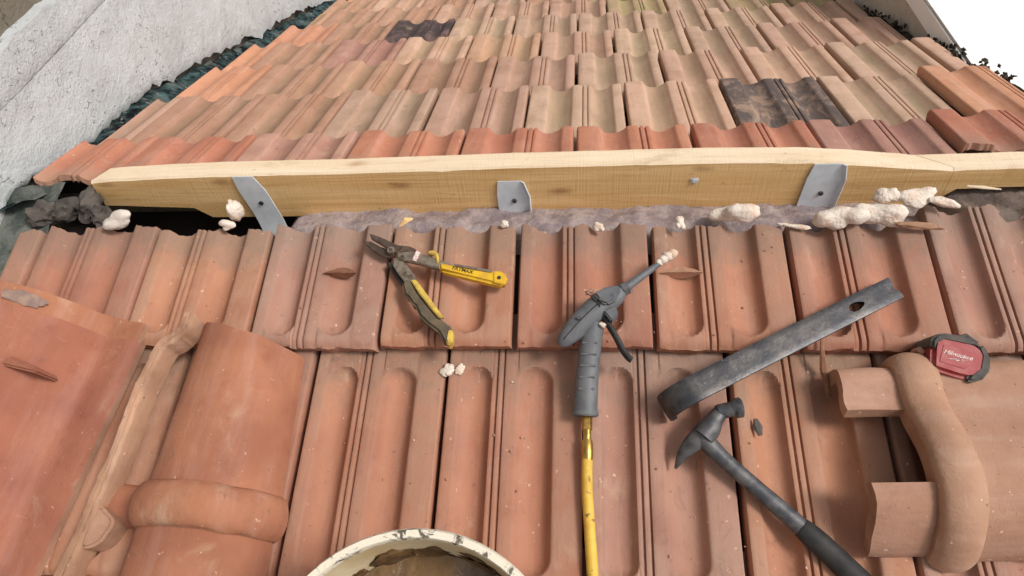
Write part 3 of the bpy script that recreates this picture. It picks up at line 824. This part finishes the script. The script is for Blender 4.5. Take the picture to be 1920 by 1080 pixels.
# left centre: ridge tile with a collar and an upturned side lip
B_ = thing('ridge_tile', 'orange ridge tile with thick collar and upturned side edge at lower left', 'ridge tile', near_m(-.403, .341, -.020, 0, -.07) @ Matrix.Rotation(math.radians(-2.8), 4, 'Z'), 'loose ridge tiles')
pb = [(-.062, -.004), (-.058, .008), (-.054, .022), (-.048, .040), (-.038, .058), (-.022, .070), (-.002, .077), (.02, .079), (.042, .075), (.062, .066), (.080, .052), (.093, .036), (.102, .018), (.106, .002)]
pb = [(v.x, v.y) for v in spline([(a, h, 0) for a, h in pb], 3)]
tb = lambda b: 1.0+.24*min(1, max(0, -b/.30))
def skew(a, b): return max(0, 1+b/.10)*(.034*max(0, min(1, (.10-a)/.16)) if a > -.064 else .010) if b > -.10 else 0
shell_part('body', shell(pb, [(-b, 0) for b in frange(0, .25, 16)], .014, taper=tb, wob=.0016, seed=2, skew=skew), (RIDGECLAY, RIDGEEDGE), B_)
pn = [(a*.97, h*.93) for a, h in pb]
shell_part('neck', shell(pn, [(-b, 0) for b in frange(.248, .345, 5)], .013, taper=tb, wob=.0014, seed=4), (RIDGECLAY, RIDGEEDGE), B_)
shell_part('collar', shell([(-.105, .002), (-.090, .000), (-.076, -.002)]+pb[1:], [(-b, o) for b, o in bead(.208, .268, .014, 14)], .010, taper=tb, wob=.0014, seed=6), (RIDGECLAY, RIDGEEDGE), B_)
def rough_strip(pts, wid, hgt, seed, n=5):
    """thick broken clay edge swept through (x, y, z, width factor)"""
    P = spline([p[:3] for p in pts], n); K = [v.x for v in spline([(p[3], 0, 0) for p in pts], n)]
    bm = bmesh.new(); R = []
    for q, p in enumerate(P):
        d = (P[min(q+1, len(P)-1)]-P[max(q-1, 0)]); d.z = 0; d.normalize(); sd_ = Vector((d.y, -d.x, 0))
        ring = []
        for a, z in ((-.5, -1), (-.52, -.10), (-.46, 0), (-.12, .03), (-.02, -.06), (.08, .05), (.46, .04), (.52, -.06), (.5, -1)):
            w = p+sd_*(a*wid*K[q]+.0022*noise.noise(Vector((q*.8, a*4, seed))))
            w.z += z*hgt+.0025*noise.noise(Vector((q*.7, a*5, seed+4)))
            ring.append(bm.verts.new(w))
        R.append(ring)
    for a, b in zip(R, R[1:]):
        for k in range(8): bm.faces.new((a[k], a[k+1], b[k+1], b[k]))
    bm.faces.new(R[0]); bm.faces.new(R[-1][::-1])
    return bm
Bi = B_.matrix_world.inverted() @ NEAR_T
def bl(x, s_, h): v = Bi @ Vector((x, -s_, h)); return (v.x, v.y, v.z)
lipp = [(*bl(-.452, .300, .062), .9), (*bl(-.459, .318, .055), 1.1), (*bl(-.478, .332, .046), 1.0), (*bl(-.500, .345, .040), 1.0), (*bl(-.514, .385, .036), .9), (*bl(-.522, .42, .035), .9), (*bl(-.530, .48, .034), .95), (*bl(-.538, .53, .033), 1.0),
        (*bl(-.545, .566, .032), 1.15), (*bl(-.551, .60, .031), 1.0), (*bl(-.560, .64, .030), 1.1), (*bl(-.575, .70, .029), 1.1)]
lip = part('broken_edge', rough_strip(lipp, .0175, .036, 3), RIDGEEDGE, B_, 28)
kx, ky, kz = bl(-.541, .604, .026)
kp = [(kx+(.030+.002*math.sin(5*t))*math.cos(t), ky+(.027+.002*math.sin(4*t+1))*math.sin(t)) for t in frange(-1.75, 1.75, 18)]
part('edge_knob', prism(kp, kz-.040, kz+.0065), RIDGEEDGE, lip, 40, .004, 3)

SMEAR = simple('pale_mortar_smear', srgb(158, 132, 116), srgb(132, 110, 104), 60, .95, bump=.6)
# far left: broad ridge tile, neck uphill, flat flange to the right
A_ = thing('ridge_tile', 'broad red brown ridge tile in the bottom left corner', 'ridge tile', near_m(-.735, .262, -.004, math.radians(-11)), 'loose ridge tiles')
pa = [(-.17, .004), (-.158, .034), (-.138, .062), (-.108, .084), (-.068, .099), (-.022, .105), (.020, .100), (.054, .086), (.080, .066), (.098, .044), (.110, .024), (.119, .012), (.132, .009), (.152, .011), (.172, .013), (.19, .013)]
pa = [(v.x, v.y) for v in spline([(a, h, 0) for a, h in pa], 3)]
shell_part('body', shell(pa, [(-b, 0) for b in frange(.032, .46, 18)], .013, wob=.0014, seed=12), (RIDGECLAY, RIDGEEDGE), A_)
pan = [(a*.96, h*.91) for a, h in pa]
shell_part('neck', shell(pan, [(-b, 0) for b in frange(0, .036, 4)], .012, wob=.0020, seed=14), (RIDGECLAY, RIDGEEDGE), A_)
bm = prism([(.050, -.112), (.060, -.105), (.108, -.114), (.110, -.121), (.052, -.121)], .040, .0905); part('lug', bm, RIDGECLAY, A_, 40, .003)
part('mortar_smear', blob(.034, .010, .0016, 77, .5, 2.5, 3, False), SMEAR, A_).matrix_local = Matrix.Translation((.030, -.018, .0885)) @ Matrix.Rotation(.28, 4, 'Y')

# ------------------------------------------------------------------ tools
# aviation snips
o = (-.1703, .1744)
S_ = thing('metal_snips', 'open sheet metal snips with yellow and black handles on the tiles', 'snips', near_m(o[0], o[1], -.003, 0, -.075))
S_.rotation_mode = 'XYZ'
part('upper_jaw', prism(sl([(-.2106, .1415), (-.1962, .1467), (-.1795, .1544), (-.1675, .1608), (-.1532, .1683), (-.1635, .1788), (-.1755, .1713), (-.1913, .1603), (-.206, .1511)], o), .010, .017), JAWST, S_, 30, .0012)
part('lower_jaw', prism(sl([(-.2224, .15), (-.2086, .1525), (-.1938, .1613), (-.1772, .1683), (-.1639, .1743), (-.1666, .1804), (-.1774, .184), (-.1941, .176), (-.2092, .1645), (-.2169, .1576)], o), .003, .0095), JAWST, S_, 30, .0012)
part('upper_link', prism(sl([(-.1691, .1618), (-.1419, .1646), (-.1301, .1708), (-.1324, .1818), (-.152, .1763), (-.1603, .1803)], o), .0095, .0135), JAWST, S_, 30, .001)
part('upper_arm', prism(sl([(-.16, .1781), (-.1368, .1751), (-.1139, .1822), (-.0934, .1896), (-.07, .200), (-.07, .2126), (-.0919, .2076), (-.1213, .1978), (-.1417, .1928), (-.1574, .1915)], o), .006, .0155), ARMST, S_, 30, .0012)
part('lower_arm', prism(sl([(-.1659, .1854), (-.153, .1875), (-.1409, .2013), (-.1271, .2181), (-.122, .236), (-.138, .240), (-.1449, .2263), (-.1562, .2131), (-.1642, .2011)], o), .004, .0135), ARMST, S_, 30, .0012)
for (x, s), z in zip(((-.1703, .1744), (-.15, .1868), (-.1416, .2156), (-.1323, .2204)), (.017, .0155, .0135, .0135)):
    bo = part('bolt', cyl(sl([(x, s)], o)[0], .0062 if z == .017 else .005, z-.008, z+.0025, 18), ARMST, S_, 40, .001)
    part('bolt_centre', cyl(sl([(x, s)], o)[0], .0026, z+.0024, z+.0034, 12), JAWST, bo, 40)
part('white_tag', prism(sl([(-.1292, .1753), (-.1223, .1783), (-.1271, .1945), (-.1335, .1922)], o), .0155, .0167), WHITEPR, S_, 30)
part('latch', prism(sl([(-.1097, .1814), (-.1083, .1765), (-.1007, .1754), (-.0931, .1796), (-.0898, .196), (-.0935, .2), (-.0972, .1851), (-.1034, .1826)], o), .012, .019), YELLOWD, S_, 40, .0015)
part('spring_rod', tube([(x, y, z) for (x, y), z in zip(sl([(-.1748, .1914), (-.162, .209), (-.1468, .2298)], o), (.004, .003, .003))], .0035, n=8), BLACK, S_)
def grip(name, pts, h0, h1, mat, lift=None, bev=.004): return part(name, prism(sl(pts, o), h0, h1, None, lift), mat, S_, 50, bev, 3)
uh = grip('upper_handle', [(-.0909, .1985), (-.0732, .2024), (-.0058, .2152), (.0092, .217), (.0186, .2223), (.0196, .2335), (.0135, .2405), (-.0045, .2365), (-.0433, .2258), (-.0872, .2134)], .004, .021, YELLOW)
part('grey_inlay', prism(sl([(-.066, .2023), (-.0058, .2140), (-.006, .2185), (-.064, .2060)], o), .0205, .0216), ARMST, uh, 40)
part('hang_hole', cyl(sl([(.0069, .2283)], o)[0], .0032, .0226, .0231, 14), BLACK, uh, 40)
part('end_cap', prism(sl([(-.002, .2165), (.0092, .217), (.0176, .223), (.0189, .2345), (.0130, .2395), (-.001, .2360)], o), .0206, .0227), YELLOW, uh, 40, .001)
lg = grip('lower_handle', [(-.1452, .2313), (-.1303, .2274), (-.1149, .2534), (-.0955, .2784), (-.0794, .2952), (-.0626, .3083), (-.0583, .316), (-.0594, .3375), (-.0688, .3365), (-.0796, .3182), (-.0999, .3027), (-.1116, .2907), (-.1186, .2757), (-.1244, .2720), (-.1314, .2613), (-.1385, .2560), (-.143, .2418)], .000, .021, RUBBER)
part('yellow_strip', prism(sl([(-.1307, .2318), (-.1232, .2306), (-.1148, .2399), (-.0836, .2809), (-.0718, .2968), (-.0803, .2963), (-.0989, .2741), (-.1156, .2537)], o), .017, .0235), YELLOWD, lg, 40, .0014)
part('yellow_toe', prism(sl([(-.0656, .3153), (-.0571, .3153), (-.0563, .3368), (-.0636, .3406), (-.0665, .3304)], o), .004, .0225), YELLOWD, lg, 40, .002)

def text_mesh(body, size, shear=0.0, extrude=.0003, bold=0.0):
    cu = bpy.data.curves.new('lettering', 'FONT'); cu.body = body; cu.size = size; cu.shear = shear; cu.extrude = extrude; cu.offset = bold
    cu.align_x = 'CENTER'; cu.align_y = 'CENTER'
    t = bpy.data.objects.new('lettering_tmp', cu); COL.objects.link(t)
    bpy.context.view_layer.update()
    me = bpy.data.meshes.new_from_object(t.evaluated_get(bpy.context.evaluated_depsgraph_get()))
    bpy.data.objects.remove(t); bpy.data.curves.remove(cu); me.name = 'lettering'; me.materials.clear()
    return me
tm = text_mesh('FATMAX', .0088, 0, .0003, .0001)
tx = link('lettering', tm, uh, BLACKPR)
p0 = sl([(-.0505, .2143)], o)[0]
tx.matrix_local = Matrix.Translation((p0[0], p0[1]+.0004, .0214)) @ Matrix.Rotation(-math.atan2(.0103, .0392), 4, 'Z')

# foam gun
o = (.150, .30)
G_ = thing('foam_gun', 'grey foam applicator gun with long thin nozzle on the tiles', 'foam gun', near_m(o[0], o[1], .002))
ax = [(.1005, .3375), (.106, .331), (.1224, .3125), (.140, .294), (.1560, .2795), (.1700, .2690), (.1830, .2600), (.1930, .2525)]
zz = [.026, .027, .028, .029, .031, .032, .033, .033]
rr = [.003, .0105, .0165, .0185, .0190, .0180, .0150, .0085]
part('body', tube(spline([(x-o[0], -(s-o[1]), z) for (x, s), z in zip(ax, zz)], 4), [v.x for v in spline([(r, 0, 0) for r in rr], 4)], n=18, flat=.8), GREYP, G_, 60)
noz = [(.190, .2545), (.2017, .2455), (.2373, .2155), (.262, .1945)]
nz = part('nozzle', tube([(x-o[0], -(s-o[1]), z) for (x, s), z in zip(noz, (.033, .033, .028, .024))], [.0088, .0066, .0050, .0040], n=12), GREYP, G_, 60)
bm = bmesh.new()
for q, (x, s, r) in enumerate(((.248, .205, .006), (.254, .201, .008), (.261, .196, .009), (.268, .191, .0085), (.258, .193, .006))):
    b2 = blob(r, r*.9, r*.9, 60+q, .35, 2.4, 2, False); tmp = bpy.data.meshes.new('t'); b2.to_mesh(tmp); b2.free()
    tmp.transform(Matrix.Translation((x-o[0], -(s-o[1]), .028))); bm.from_mesh(tmp); bpy.data.meshes.remove(tmp)
part('cured_foam_tip', bm, FOAM, nz, 80)
part('top_block', prism(sl([(.150, .2655), (.1640, .2560), (.1835, .2520), (.1900, .2580), (.1800, .2760), (.1690, .2830), (.1600, .2800)], o), .036, .052), GREYP, G_, 40, .003, 2)
part('dark_slot', prism(sl([(.1475, .2700), (.1530, .2660), (.1600, .2800), (.1585, .2850)], o), .040, .0475), BLACK, G_, 40)
part('foam_crust', blob(.010, .006, .005, 66, .6, 3, 3, False), RIDGEEDGE, G_).location = (.1480-o[0], -(.258-o[1]), .036)
hd = [(.150, .300), (.1465, .317), (.1425, .349), (.1385, .390), (.1365, .429)]
hz = [.026, .021, .011, .003, -.003]
hn = part('handle', tube(spline([(x-o[0], -(s-o[1]), z) for (x, s), z in zip(hd, hz)], 4), [v.x for v in spline([(r, 0, 0) for r in (.016, .0165, .0165, .0170, .0175)], 4)], n=16, flat=.85), GREYP, G_, 50)
part('handle_lip', tube([(.1366-o[0], -(.425-o[1]), -.002), (.1363-o[0], -(.4325-o[1]), -.003)], .0195, n=18, flat=.85), GREYP, hn, 40, .0015)
part('trigger_block', prism(sl([(.1640, .2915), (.1805, .2821), (.1850, .296), (.1745, .3065)], o), .030, .047), GREYP, G_, 40, .002)
tr = [(.1645, .297), (.1745, .312), (.1830, .327), (.1900, .341), (.1980, .3525), (.2030, .356)]
part('trigger', tube(spline([(x-o[0], -(s-o[1]), z) for (x, s), z in zip(tr, (.032, .030, .027, .024, .022, .021))], 3), .0048, n=10, flat=1.5), BLACK, G_, 60)
part('foam_speck', blob(.005, .004, .004, 71, .4, 2, 2, False), FOAM, G_).location = (.1625-o[0], -(.309-o[1]), .037)
part('hex_nut', tube([(.1905-o[0], -(.2540-o[1]), .033), (.1990-o[0], -(.2475-o[1]), .033)], .0108, n=6), STEEL, G_, 30, .0008)
for x, s_ in ((.128, .3010), (.1605, .2745), (.1770, .2680)):
    sc = part('screw', cyl((x-o[0], -(s_-o[1])), .0032, .036, .0455 if x < .15 else .0525, 12), SCREW, G_, 40, .0006)
part('body_seam', tube(spline([(x-o[0], -(s-o[1]), z+r*.80) for (x, s), z, r in zip(ax[1:-2], zz[1:-2], rr[1:-2])], 4), .0009, n=6), BLACK, G_, 60)
part('valve_knob', tube([(.2040-o[0], -(.2560-o[1]), .030), (.2000-o[0], -(.2500-o[1]), .032)], [.0050, .0050], n=10), STEEL, G_, 40, .0008)
for q in range(5):
    part('grip_rib', tube([(.1442-.0014*q-.011-o[0], -(.333+.016*q-o[1]), .0285-.0036*q), (.1442-.0014*q+.011-o[0], -(.333+.016*q-o[1]), .0285-.0036*q)], .0016, n=6), GREYP, hn, 50)
# hose with its brass fitting
H_ = thing('gun_hose', 'dirty yellow hose with brass fitting leading from the gun', 'hose', near_m(.1395, .47, 0))
o = (.1395, .47)
part('brass_fitting', tube([(0, -(.430-.47), -.004), (0, -(.452-.47), -.003)], .0078, n=6), BRASS, H_, 30, .0008)
part('brass_collar', tube([(0, -(.450-.47), -.003), (0, -(.4675-.47), -.002)], .0058, n=14), BRASS, H_, 40)
bf = part('brass_ferrule', tube([(0, -(.466-.47), -.002), (0, -(.470-.47), -.002), (0, -(.490-.47), -.001), (0, -(.494-.47), -.001)], [.0072, .0084, .0084, .0076], n=14), BRASS, H_, 40)
hp = [(.1393, .490, -.001), (.1390, .534, .000), (.1415, .576, .003), (.1455, .64, .008), (.150, .70, .000), (.165, .82, -.006), (.21, .95, .002), (.26, 1.15, -.004)]
part('hose_tube', tube(spline([(x-o[0], -(s-o[1]), z) for x, s, z in hp], 6), .0076, n=14), HOSE, H_, 60)

# pry bar: flat bar with a curled toe at the lower left and a notched claw at the upper right
P0, P1 = Vector((.2795, -.4085)), Vector((.5913, -.2404))
d = (P1-P0).normalized(); ang = math.atan2(d.y, d.x)
L_ = (P1-P0).length
B0 = thing('pry_bar', 'worn flat steel pry bar lying across the tiles', 'pry bar', near_m(P0.x, -P0.y-.006, -.016, ang))
bm = bmesh.new(); nx = 44; ny = 8; g = []
path = [(-.026, -.002), (-.032, .008), (-.033, .020), (-.028, .032), (-.017, .041), (.003, .0455)]
path = [(v.x, v.y) for v in spline([(a, b, 0) for a, b in path], 3)]+[(.003+(L_-.003)*i/30, .0458-.030*i/30+.002*math.sin(PI*i/30)) for i in range(1, 31)]
hw0 = .0178; th = .0046
O, I = [], []
for q, (x, z) in enumerate(path):
    ro, ri = [], []
    a, b = path[max(q-1, 0)], path[min(q+1, len(path)-1)]
    t = Vector((b[0]-a[0], b[1]-a[1])).normalized(); nn = Vector((-t.y, t.x))
    f = max(0, x/L_)
    hw = hw0*(1+.03*(1-min(1, max(0, x)/.10)))*1.0
    for j in range(ny+1):
        y = -hw+2*hw*j/ny
        ed = 1-abs(j-ny/2)/(ny/2)
        xx = x
        if q == len(path)-1: xx -= .005*math.exp(-((j-ny/2)/1.0)**2)       # claw notch
        if q == 0: xx = x
        tt = th*(.82+.18*min(1, ed*5))*(1 if f < .85 else 1-.55*(f-.85)/.15)
        ro.append(bm.verts.new((xx+nn.x*tt, y, z+nn.y*tt))); ri.append(bm.verts.new((xx-nn.x*tt, y, z-nn.y*tt)))
    O.append(ro); I.append(ri)
def hole(q, j): return False
n = len(path)
for q in range(n-1):
    for j in range(ny):
        if hole(q, j): continue
        bm.faces.new((O[q][j], O[q+1][j], O[q+1][j+1], O[q][j+1])); bm.faces.new((I[q][j], I[q][j+1], I[q+1][j+1], I[q+1][j]))
        if j == 0 or hole(q, j-1): bm.faces.new((O[q][j], I[q][j], I[q+1][j], O[q+1][j]))
        if j == ny-1 or hole(q, j+1): bm.faces.new((O[q][j+1], O[q+1][j+1], I[q+1][j+1], I[q][j+1]))
        if q == 0 or hole(q-1, j): bm.faces.new((O[q][j], O[q][j+1], I[q][j+1], I[q][j]))
        if q == n-2 or hole(q+1, j): bm.faces.new((O[q+1][j], I[q+1][j], I[q+1][j+1], O[q+1][j+1]))
bar = part('bar', bm, BARST, B0, 45)
xq = L_*.80
cut = link('cutter', to_mesh(prism([(xq+.015*math.cos(t)*(1 if math.cos(t) < 0 else .8), .0062*math.sin(t)*(1-.35*math.cos(t))) for t in [2*PI*k/20 for k in range(20)]], 0, .06), 'cutter'), B0)
md = bar.modifiers.new('slot', 'BOOLEAN'); md.object = cut; md.operation = 'DIFFERENCE'; md.solver = 'EXACT'
bpy.context.view_layer.update()
me2 = bpy.data.meshes.new_from_object(bar.evaluated_get(bpy.context.evaluated_depsgraph_get()))
bar.modifiers.clear(); bar.data = me2; bpy.data.objects.remove(cut)
for p in me2.polygons: p.use_smooth = True
me2.set_sharp_from_angle(angle=math.radians(40))

# hammer
o = (.301, .4762)
K_ = thing('claw_hammer', 'dark steel claw hammer below the pry bar, grip pointing down right', 'hammer', near_m(o[0], o[1]-.007, -.017))
def hp3(L): return [(x-o[0], -(s-o[1]), z) for x, s, z in L]
hdp = part('head', tube(spline(hp3([(.3235, .4330, .030), (.3150, .4430, .030), (.3060, .4560, .030), (.2960, .4680, .029)]), 4), [v.x for v in spline([(r, 0, 0) for r in (.0105, .0115, .0155, .0165)], 4)], n=14, flat=.85), STEEL, K_, 50)
part('poll', tube(hp3([(.318, .4345, .030), (.3215, .4335, .030), (.3390, .4295, .031), (.3425, .4288, .031), (.3500, .4272, .031), (.3512, .4270, .031)]), [.0098, .0105, .0105, .0136, .0140, .0128], n=22), STEEL, K_, 35)
part('claw', tube(spline(hp3([(.3010, .4600, .029), (.2900, .4710, .027), (.2790, .4800, .023), (.2680, .4930, .016), (.2600, .5080, .006)]), 4), [v.x for v in spline([(r, 0, 0) for r in (.0145, .0138, .0115, .0072, .0018)], 4)], n=14, flat=.55), STEEL, hdp, 50)
part('shaft', tube(spline(hp3([(.2960, .4660, .027), (.3060, .4800, .025), (.3250, .4990, .023), (.3576, .5290, .021), (.4000, .5670, .018), (.4230, .5880, .017)]), 4), [v.x for v in spline([(r, 0, 0) for r in (.0125, .0130, .0112, .0112, .0122, .0125)], 4)], n=14, flat=.8), STEEL, K_, 50)
part('grip', tube(spline(hp3([(.4150, .5810, .0175), (.4240, .5890, .0175), (.4450, .6090, .017), (.4750, .6400, .017), (.5150, .6820, .018), (.545, .712, .018), (.549, .716, .018)]), 4), [v.x for v in spline([(r, 0, 0) for r in (.0130, .0148, .0155, .0158, .0152, .0172, .010)], 4)], n=16, flat=.85), BLACK, K_, 50)

# tape measure
T_ = thing('tape_measure', 'dusty red and charcoal tape measure above the right ridge tile', 'tape measure', near_m(.634, .347, -.006, math.radians(-13), math.radians(9), math.radians(3)))
prof_t = [(-.034, -.024), (.012, -.028), (.028, -.020), (.036, -.006), (.035, .010), (.026, .022), (.008, .027), (-.022, .026), (-.033, .020), (-.036, .006)]
pt = [(v.x, v.y) for v in spline([(a, b, 0) for a, b in prof_t+prof_t[:1]], 4)][:-1]
part('case', prism([(a*.97, b*.97) for a, b in pt], .000, .050), RED, T_, 40, .006, 3)
part('rubber_back', prism([(-.037, .004), (-.0375, .016), (-.032, .025), (-.020, .0290), (.010, .0300), (.026, .026), (.020, .018), (.006, .017), (-.020, .017), (-.028, .010), (-.030, .003)], -.001, .0518), TAPEBLK, T_, 45, .004, 3)
part('rubber_side', prism([(.026, .026), (.034, .018), (.0395, .006), (.0395, -.010), (.032, -.023), (.020, -.030), (.010, -.0295), (.015, -.018), (.024, -.008), (.025, .008), (.020, .018)], -.0012, .0512), TAPEBLK, T_, 45, .004, 3)
part('blade_mouth', prism([(-.0362, -.016), (-.030, -.0270), (-.018, -.0280), (-.018, -.0235), (-.031, -.014)], .008, .038), BLACK, T_, 40, .001)
part('blade_hook', prism([(-.046, .002), (-.037, -.004), (-.034, .004), (-.042, .009)], .008, .030), RIDGEEDGE, T_, 40, .001)
part('belt_clip', tube([(.002, .029, .036), (.012, .035, .036), (.024, .029, .035)], .0035, n=8), TAPEBLK, T_)
lab = part('badge', prism([(-.025, -.012), (.008, -.015), (.018, -.004), (.017, .008), (.006, .013), (-.022, .012)], .0495, .0508), RED, T_, 40, .0006)
tm2 = text_mesh('Milwaukee', .0085, .35, .0002, .0001)
t2 = link('lettering', tm2, lab, WHITEPR); t2.matrix_local = Matrix.Translation((-.003, .0022, .0511)) @ Matrix.Rotation(math.radians(-3), 4, 'Z')
bolt = prism([(-.021, -.0065), (-.004, -.0035), (-.005, -.0065), (.013, -.0015), (.003, -.0045), (.004, -.0022), (-.012, -.0055)], .0507, .0513)
part('lightning_mark', bolt, WHITEPR, lab, None)

# bucket
BK = thing('plastic_bucket', 'stained white plastic bucket at the bottom edge, seen from above', 'bucket', near_m(-.030, .766, .012))
def lathe(prof_, n=64):
    bm = bmesh.new(); R = [[bm.verts.new((r*math.cos(2*PI*k/n), r*math.sin(2*PI*k/n), z)) for k in range(n)] for r, z in prof_]
    for a, b in zip(R, R[1:]):
        for k in range(n): bm.faces.new((a[k], a[(k+1) % n], b[(k+1) % n], b[k]))
    return bm, R
bm, R = lathe([(.118, .0), (.150, .232), (.1475, .232), (.116, .006)]); bm.faces.new(R[0][::-1]); bm.faces.new(R[-1]); 
part('bucket_wall', bm, BUCKET, BK, 40)
bm, R = lathe([(.1495, .212), (.1565, .216), (.1575, .236), (.1555, .2405), (.1485, .2405), (.1468, .236), (.1470, .226)])
part('rim', bm, RIMM, BK, 35)
bm, R = lathe([(.0005, .150), (.05, .153), (.10, .150), (.1365, .156)])
for v in bm.verts: v.co.z += .02*noise.fractal(Vector((v.co.x*14, v.co.y*14, 2)), .8, 2, 4)
part('slurry', bm, SLURRY, BK, 60)
for q in range(5):
    a = PI/2+(-.75+.36*q); 
    s_ = part('dried_splash', blob(.030, .004, .026, 90+q, .8, 2.4, 3, False), SLURRY, BK, 60)
    s_.location = (.139*math.cos(a), .139*math.sin(a), .165+.008*(q % 2)); s_.rotation_euler = (-.13, 0, a-PI/2)

# ---- grit and crumbs lying on the near tiles
def near_h(x, s_):
    r = max(0, math.ceil((s_-.328)/LN)); y = .328+r*LN-s_
    par = 0 if r % 2 == 0 else .5
    u = (-(x-X0N-par*W)/W) % 1.0
    return -TILT_N*y+(1.42*prof1(min(u, .969)) if y > .05 and not (r > 0 and y > LN-.05) else -.001)
def grit(name, label, mat, cnt, seed, r0, r1):
    rn = random.Random(seed); bm = bmesh.new()
    src = bmesh.new(); bmesh.ops.create_icosphere(src, subdivisions=1, radius=1.0); base = bpy.data.meshes.new('t'); src.to_mesh(base); src.free()
    for q in range(cnt):
        x, s_ = rn.uniform(-.62, .85), rn.uniform(.13, .75)
        r = r0+(r1-r0)*rn.random()**3
        t = base.copy()
        t.transform(Matrix.Translation((x, -s_, near_h(x, s_)+r*.3)) @ Matrix.Rotation(rn.uniform(0, 6), 4, 'Z') @ Matrix.Rotation(rn.uniform(0, 6), 4, 'X') @ Matrix.Diagonal((r, r*rn.uniform(.5, 1), r*rn.uniform(.35, .8), 1)))
        bm.from_mesh(t); bpy.data.meshes.remove(t)
    o = link(name, to_mesh(bm, name), None, mat); o.matrix_world = NEAR_T.copy()
    return tag(o, label, 'debris', None, 'stuff')
grit('clay_crumbs', 'fine clay crumbs scattered over the near tiles', RIDGEEDGE, 420, 5, .0006, .0026)
grit('foam_crumbs', 'tiny pale foam crumbs scattered over the near tiles', FOAM, 110, 6, .0006, .0022)
